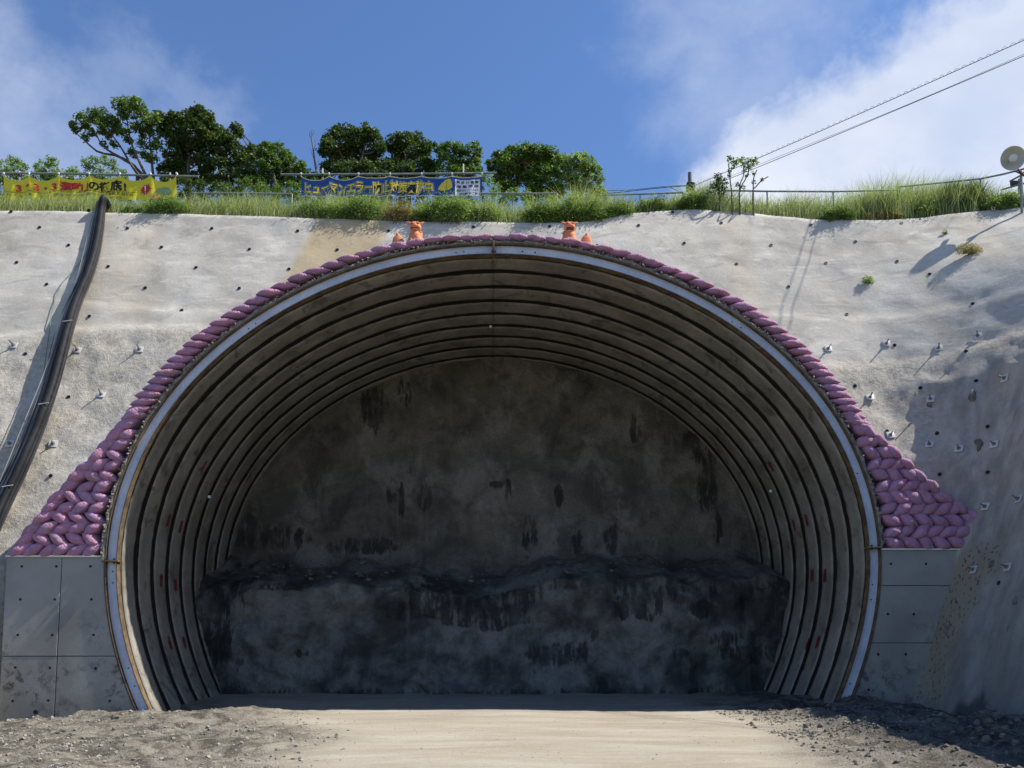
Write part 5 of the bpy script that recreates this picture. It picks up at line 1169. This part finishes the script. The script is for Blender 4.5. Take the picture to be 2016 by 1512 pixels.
# lower guard rails behind the grass
for pts, lab in (([(378, 380, 5.2), (470, 380, 5.2), (575, 382, 5.2)], 'short low guard rail pipe between the banners'), ([(945, 381, 5.2), (1010, 381, 5.2), (1096, 381, 5.2)], 'low guard rail pipe in front of the round tree'),
                 ([(1190, 384, 5.2), (1260, 382, 5.2), (1345, 379, 5.2)], 'guard rail pipe left of the utility pole'), ([(1420, 375, 5.0), (1510, 376.5, 5.0), (1640, 377, 5.0), (1768, 374, 5.0)], 'long level guard rail pipe above the pale grass'),
                 ([(1766, 368, 5.0), (1850, 360, 4.9), (1930, 352, 4.7), (1975, 343, 4.5), (2010, 334, 4.2), (2080, 315, 3.9)], 'rising guard rail pipe leading to the floodlight')):
    w = [P(*q) for q in pts]; b = w[len(w) // 2].copy(); root = empty('guard_rail', b, lab, 'guard rail', 'guard rails along the slope top')
    m = MB(); m.tube([q - b for q in w], 0.03, 8); m.build('pipe', M['pipe'], root)
    for q in w[:: 2 if len(w) > 4 else 1]:
        m = MB(); m.tube([q - b, q - b - Vector((0, 0, 0.9))], 0.022, 6); m.build('post', M['pipe'], root)

# ------------------------------------------------------------------ utility pole + overhead wires
Yp = 11.0; pb = P(1358, 430, Yp); pb.z -= 1.5; ptop = P(1358, 340, Yp)
pole = empty('utility_pole', pb, 'weathered grey utility pole rising behind the rim with clamps for the wires', 'utility pole')
m = MB(); m.tube([Vector((0, 0, 0)), ptop - pb], [0.085, 0.075], 14); m.build('pole', M['pole'], pole)
for v in (362, 368, 374):
    c = P(1358, v, Yp) - pb; m = MB(); m.box(c, (0.26, 0.24, 0.05), bev=0.01); m.box(c + Vector((0.16, -0.02, 0)), (0.08, 0.08, 0.07), bev=0.01); m.build('clamp', M['dplast'], pole)
def wire_path(uA, vA, yA, uB, vB, yB, over=1.0, sag=0.15, n=26):
    A = P(uA, vA, yA); B = P(uB, vB, yB); dv = B - A; out = []
    for i in range(n): t = i / (n - 1) * (1 + over); q = A + dv * t; q.z -= sag * 4 * t * (1 + over - t) / (1 + over) ** 2; out.append(q)
    return out
for (a, bb_, mat_, lab, spiral) in ((366, 66, 'wire', 'upper overhead wire with a spiral wrapped around it', True), (380, 97, 'wire', 'lower overhead wire of two parallel strands', False)):
    pth = wire_path(1366, a, Yp, 2016, bb_ + 3, 2.0)
    root = empty('overhead_wire', pth[0], lab, 'wire', 'overhead wires from the utility pole'); rel = pth[0]
    m = MB(); m.tube([q - rel for q in pth], 0.011, 6); m.build('strand', M['wire'], root)
    if spiral:
        V = []; tot = 1500
        P0 = np.array([tuple(q - rel) for q in pth]); t = np.linspace(0, len(pth) - 1.001, tot); ii = t.astype(int); f = (t - ii)[:, None]; cc_ = P0[ii] * (1 - f) + P0[ii + 1] * f
        ln = np.arange(tot) * 0.015; 
        sp = [Vector(c) + Vector((0.02 * cos(l * 30), 0.03 * cos(l * 30), 0.03 + 0.03 * sin(l * 30))) for c, l in zip(cc_, ln)]
        m = MB(); m.tube(sp, 0.0055, 3); m.build('spiral', M['wire'], root)
    else:
        m = MB(); m.tube([q - rel + Vector((0, 0.02, 0.06 + 0.03 * sin(i * 0.5))) for i, q in enumerate(pth)], 0.006, 5); m.build('strand', M['wire'], root)
for i, (l, lab) in enumerate(((((1352, 364.5), (1300, 368), (1240, 374), (1180, 376), (1120, 382)), 'upper wire running left from the utility pole'), (((1352, 366), (1310, 369), (1270, 373), (1215, 379), (1150, 384)), 'lower wire running left from the utility pole'), (((1318, 369), (1335, 376), (1350, 386)), 'short stay cable curving down left of the pole'))):
    m = MB(); m.tube(smooth_path([P(u, v, Yp - 0.05 * i) for u, v in l], 16), 0.014 if i else 0.010, 5); tag(m.build('wire', M['wire']), lab, 'wire', 'wires left of the pole')

# ------------------------------------------------------------------ floodlight
YL = 3.35; c = P(1995, 311, YL); fb = P(2012, 345, YL + 0.1)
fl = empty('floodlight', fb, 'round pale floodlight on a pipe bracket at the right end of the rim', 'floodlight')
nrmL = Vector((-0.22, -0.93, -0.28)).normalized(); R = fr(nrmL); Mx = Matrix.Translation(c - fb) @ R.to_4x4(); r = 24.5 * PX(YL + DIST)
m = MB(); m.lathe([(r, 0.0), (r * 1.02, -0.012), (r * 0.99, -0.02), (r * 0.93, -0.09), (r * 0.75, -0.18), (r * 0.45, -0.25), (r * 0.2, -0.28), (0, -0.28)], Mx, 36)
m.lathe([(r, 0.0), (r * 0.96, -0.012), (r * 0.90, -0.08), (r * 0.72, -0.165), (r * 0.42, -0.235), (0, -0.255)], Mx, 36); m.build('shade', M['lampc'], fl)
m = MB(); m.lathe([(0.04, -0.24), (0.055, -0.16), (r * 0.33, -0.06), (r * 0.36, 0.0), (r * 0.28, 0.045), (0.0, 0.06)], Mx, 24); m.build('bulb', M['bulb'], fl)
m = MB(); m.lathe([(r * 0.18, -0.27), (r * 0.18, -0.42), (0, -0.43)], Mx, 14); m.build('housing', M['nut'], fl)
m = MB(); m.tube([P(2004, 334, YL) - fb, P(2012, 342, YL + 0.1) - fb, P(2016, 346, YL + 0.25) - fb], 0.03, 8); m.tube([P(1997, 337, YL) - fb, P(2007, 341, YL + 0.1) - fb, P(2020, 338, YL + 0.2) - fb], 0.02, 6)
m.build('bracket', mat_flat('red_painted_bracket', (0.16, 0.045, 0.05), 0.6), fl)
m = MB(); m.tube([P(2010, 338, YL + 0.2) - fb, P(2012, 430, YL + 0.5) - fb], 0.035, 10); m.build('post', M['pipe'], fl)
# small scaffold walkway end at the right edge
sb = P(2000, 372, 4.3); sf = empty('scaffold_frame', sb, 'grey pipe scaffold frame with a dark box at the right edge of the rim', 'scaffold')
for l in ([(1988, 357, 4.3), (2016, 342, 4.2), (2060, 320, 4.0)], [(1970, 374, 4.4), (2016, 361, 4.2), (2070, 346, 3.9)], [(2006, 352, 4.2), (2006, 384, 4.3)], [(2040, 340, 4.1), (2042, 400, 4.2)]):
    m = MB(); m.tube([P(*q) - sb for q in l], 0.028, 8); m.build('pipe', M['pipe'], sf)
m = MB(); q = P(1997, 361, 4.3) - sb; m.box(q, (0.20, 0.12, 0.12), bev=0.01); m.build('junction_box', M['dplast'], sf)

# ------------------------------------------------------------------ rubble
def stones(n, xr, yr, smin, smax, mat_, lab, keep=None):
    m = MB(); k = 0; tries = 0
    tmpl = []
    for i in range(8):
        V, Fc = lump((0, 0, 0), 1.0, (1, random.uniform(0.6, 1), random.uniform(0.45, 0.8)), i, 1); tmpl.append((np.array([tuple(v) for v in V]), Fc))
    allV = []; allF = []; off = 0
    X_ = RNG.uniform(*xr, n); Y_ = RNG.uniform(*yr, n)
    if keep is not None: kk = keep(X_, Y_); X_, Y_ = X_[kk], Y_[kk]
    Z_, _ = gz(X_, Y_); Sz = smin * (smax / smin) ** (RNG.random(len(X_)) ** 3.4)
    for x, y, z, s_ in zip(X_, Y_, Z_, Sz):
        V, Fc = tmpl[RNG.integers(0, 8)]; a = RNG.uniform(0, 6.28); c_, s2 = cos(a), sin(a)
        W = V * s_; W = np.stack([W[:, 0] * c_ - W[:, 1] * s2, W[:, 0] * s2 + W[:, 1] * c_, W[:, 2]], -1) + np.array([x, y, z + s_ * 0.15])
        allV.append(W); allF += [[i + off for i in f] for f in Fc]; off += len(W)
    o = link('gravel', mesh_np('gravel', np.concatenate(allV), allF, [mat_], False)); return tag(o, lab, 'gravel', kind='stuff')
stones(11000, (-11.5, -2.2), (-8.5, 0.0), 0.009, 0.050, M['stone'], 'pale gravel and crumbs strewn over the mud left of the track', lambda x, y: RNG.random(len(x)) < sstep(-1.8, -5.0, x + 0.3 * (y + 4)) * (0.3 + 0.7 * (fbm(x * 0.8, y * 0.8, 3, 3) > 0)))
stones(9000, (5.0, 10.2), (-8.5, 0.0), 0.010, 0.060, M['stoned'], 'dark rubble strewn in the shade at the foot of the right wing', lambda x, y: (x < 9.3) & (RNG.random(len(x)) < 0.35 + 0.65 * (fbm(x * 0.8, y * 0.8, 9, 3) > 0)))
stones(900, (-5, 6), (-8.5, 1.2), 0.005, 0.018, M['stone'], 'tiny pebbles on the packed track')
for i, (u, v, s_) in enumerate([(1925, 1440, 0.10), (1938, 1430, 0.12), (1952, 1428, 0.11), (1965, 1436, 0.10), (1980, 1444, 0.09), (1930, 1450, 0.11), (1948, 1446, 0.12), (1962, 1452, 0.10), (1975, 1458, 0.09), (1942, 1462, 0.10), (1958, 1420, 0.09), (1990, 1436, 0.07), (1918, 1456, 0.08), (2000, 1468, 0.09),
                                 (1790, 1412, 0.07), (1802, 1408, 0.08), (1816, 1410, 0.08), (1832, 1414, 0.07), (1848, 1420, 0.08), (1862, 1416, 0.07), (1780, 1420, 0.06), (1722, 1386, 0.10), (1760, 1404, 0.06)]):
    d = ray(u, v); t = (0.18 - CAM.z) / d.z; p = CAM + d * t; z_ = float(gz(p.x, p.y)[0])
    heap = i < 14; p.z = z_ + (0.04 + 0.20 * max(0, 1 - math.hypot(u - 1952, v - 1444) / 40) if heap else 0.02)
    s_ *= 0.62; V, Fc = lump((0, 0, 0), s_, (1.1, 0.9, 0.75), i + 50, 2); o = link('rock', mesh_np('rock', [tuple(q) for q in V], Fc, [M['stoned']], False)); o.location = p; o.rotation_euler = (0, 0, i * 1.3)
    HL = ['on the upper left flank of the heap', 'left of the heap summit', 'at the summit of the heap', 'just right of the summit', 'on the upper right flank', 'on the left flank at mid height', 'in the middle of the heap', 'right of the middle of the heap', 'on the lower right flank', 'at the front foot of the heap', 'behind the summit, topmost in view', 'separate at the right of the heap', 'separate at the left foot of the heap', 'lying apart at the far lower right',
          'first at the wing foot beside the abutment', 'second at the wing foot', 'third at the wing foot', 'fourth at the wing foot', 'fifth at the wing foot', 'sixth at the wing foot, nearest the camera', 'small one in front of the wing foot row', 'close by the right foot of the steel arch', 'midway between arch foot and wing foot']
    tag(o, ('heap rock ' if heap else 'grey rock in shaded mud, ') + HL[i], 'rock', 'rocks of the corner heap' if heap else 'rocks by the right abutment')
for i, (u, v, s_) in enumerate([(52, 1425, 0.13), (222, 1426, 0.12), (120, 1448, 0.08), (140, 1462, 0.07), (330, 1440, 0.06)]):
    d = ray(u, v); t = (-0.1 - CAM.z) / d.z; p = CAM + d * t; p.z = float(gz(p.x, p.y)[0]) + 0.02
    V, Fc = lump((0, 0, 0), s_, (1.2, 0.8, 0.6), i + 90, 2); o = link('rock', mesh_np('rock', [tuple(q) for q in V], Fc, [M['stoned']], False)); o.location = p
    tag(o, ['dark flat rock in the mud below the left abutment corner', 'large grey rock near the left arch foot', 'small dark rock left of centre of the muddy verge', 'small dark rock in front of the muddy verge', 'small rock by the edge of the packed track'][i], 'rock', 'rocks on the left verge')
# rubble on the bench inside the tunnel
m = MB()
for i in range(420):
    x = random.uniform(-7, 7.2); t = random.random(); y = 5.1 + t * 2.1; z = 3.2 + t * 0.75 + 0.15 * (x > 0) + random.uniform(-.02, .06)
    m.add(*lump((x, y, z), 0.015 + 0.10 * random.random() ** 5, (1, 1, 0.6), i, 1))
tag(m.build('bench_rubble', M['stoned'], None, smooth=False), 'loose rubble lying on the bench inside the tunnel', 'rubble', kind='stuff')
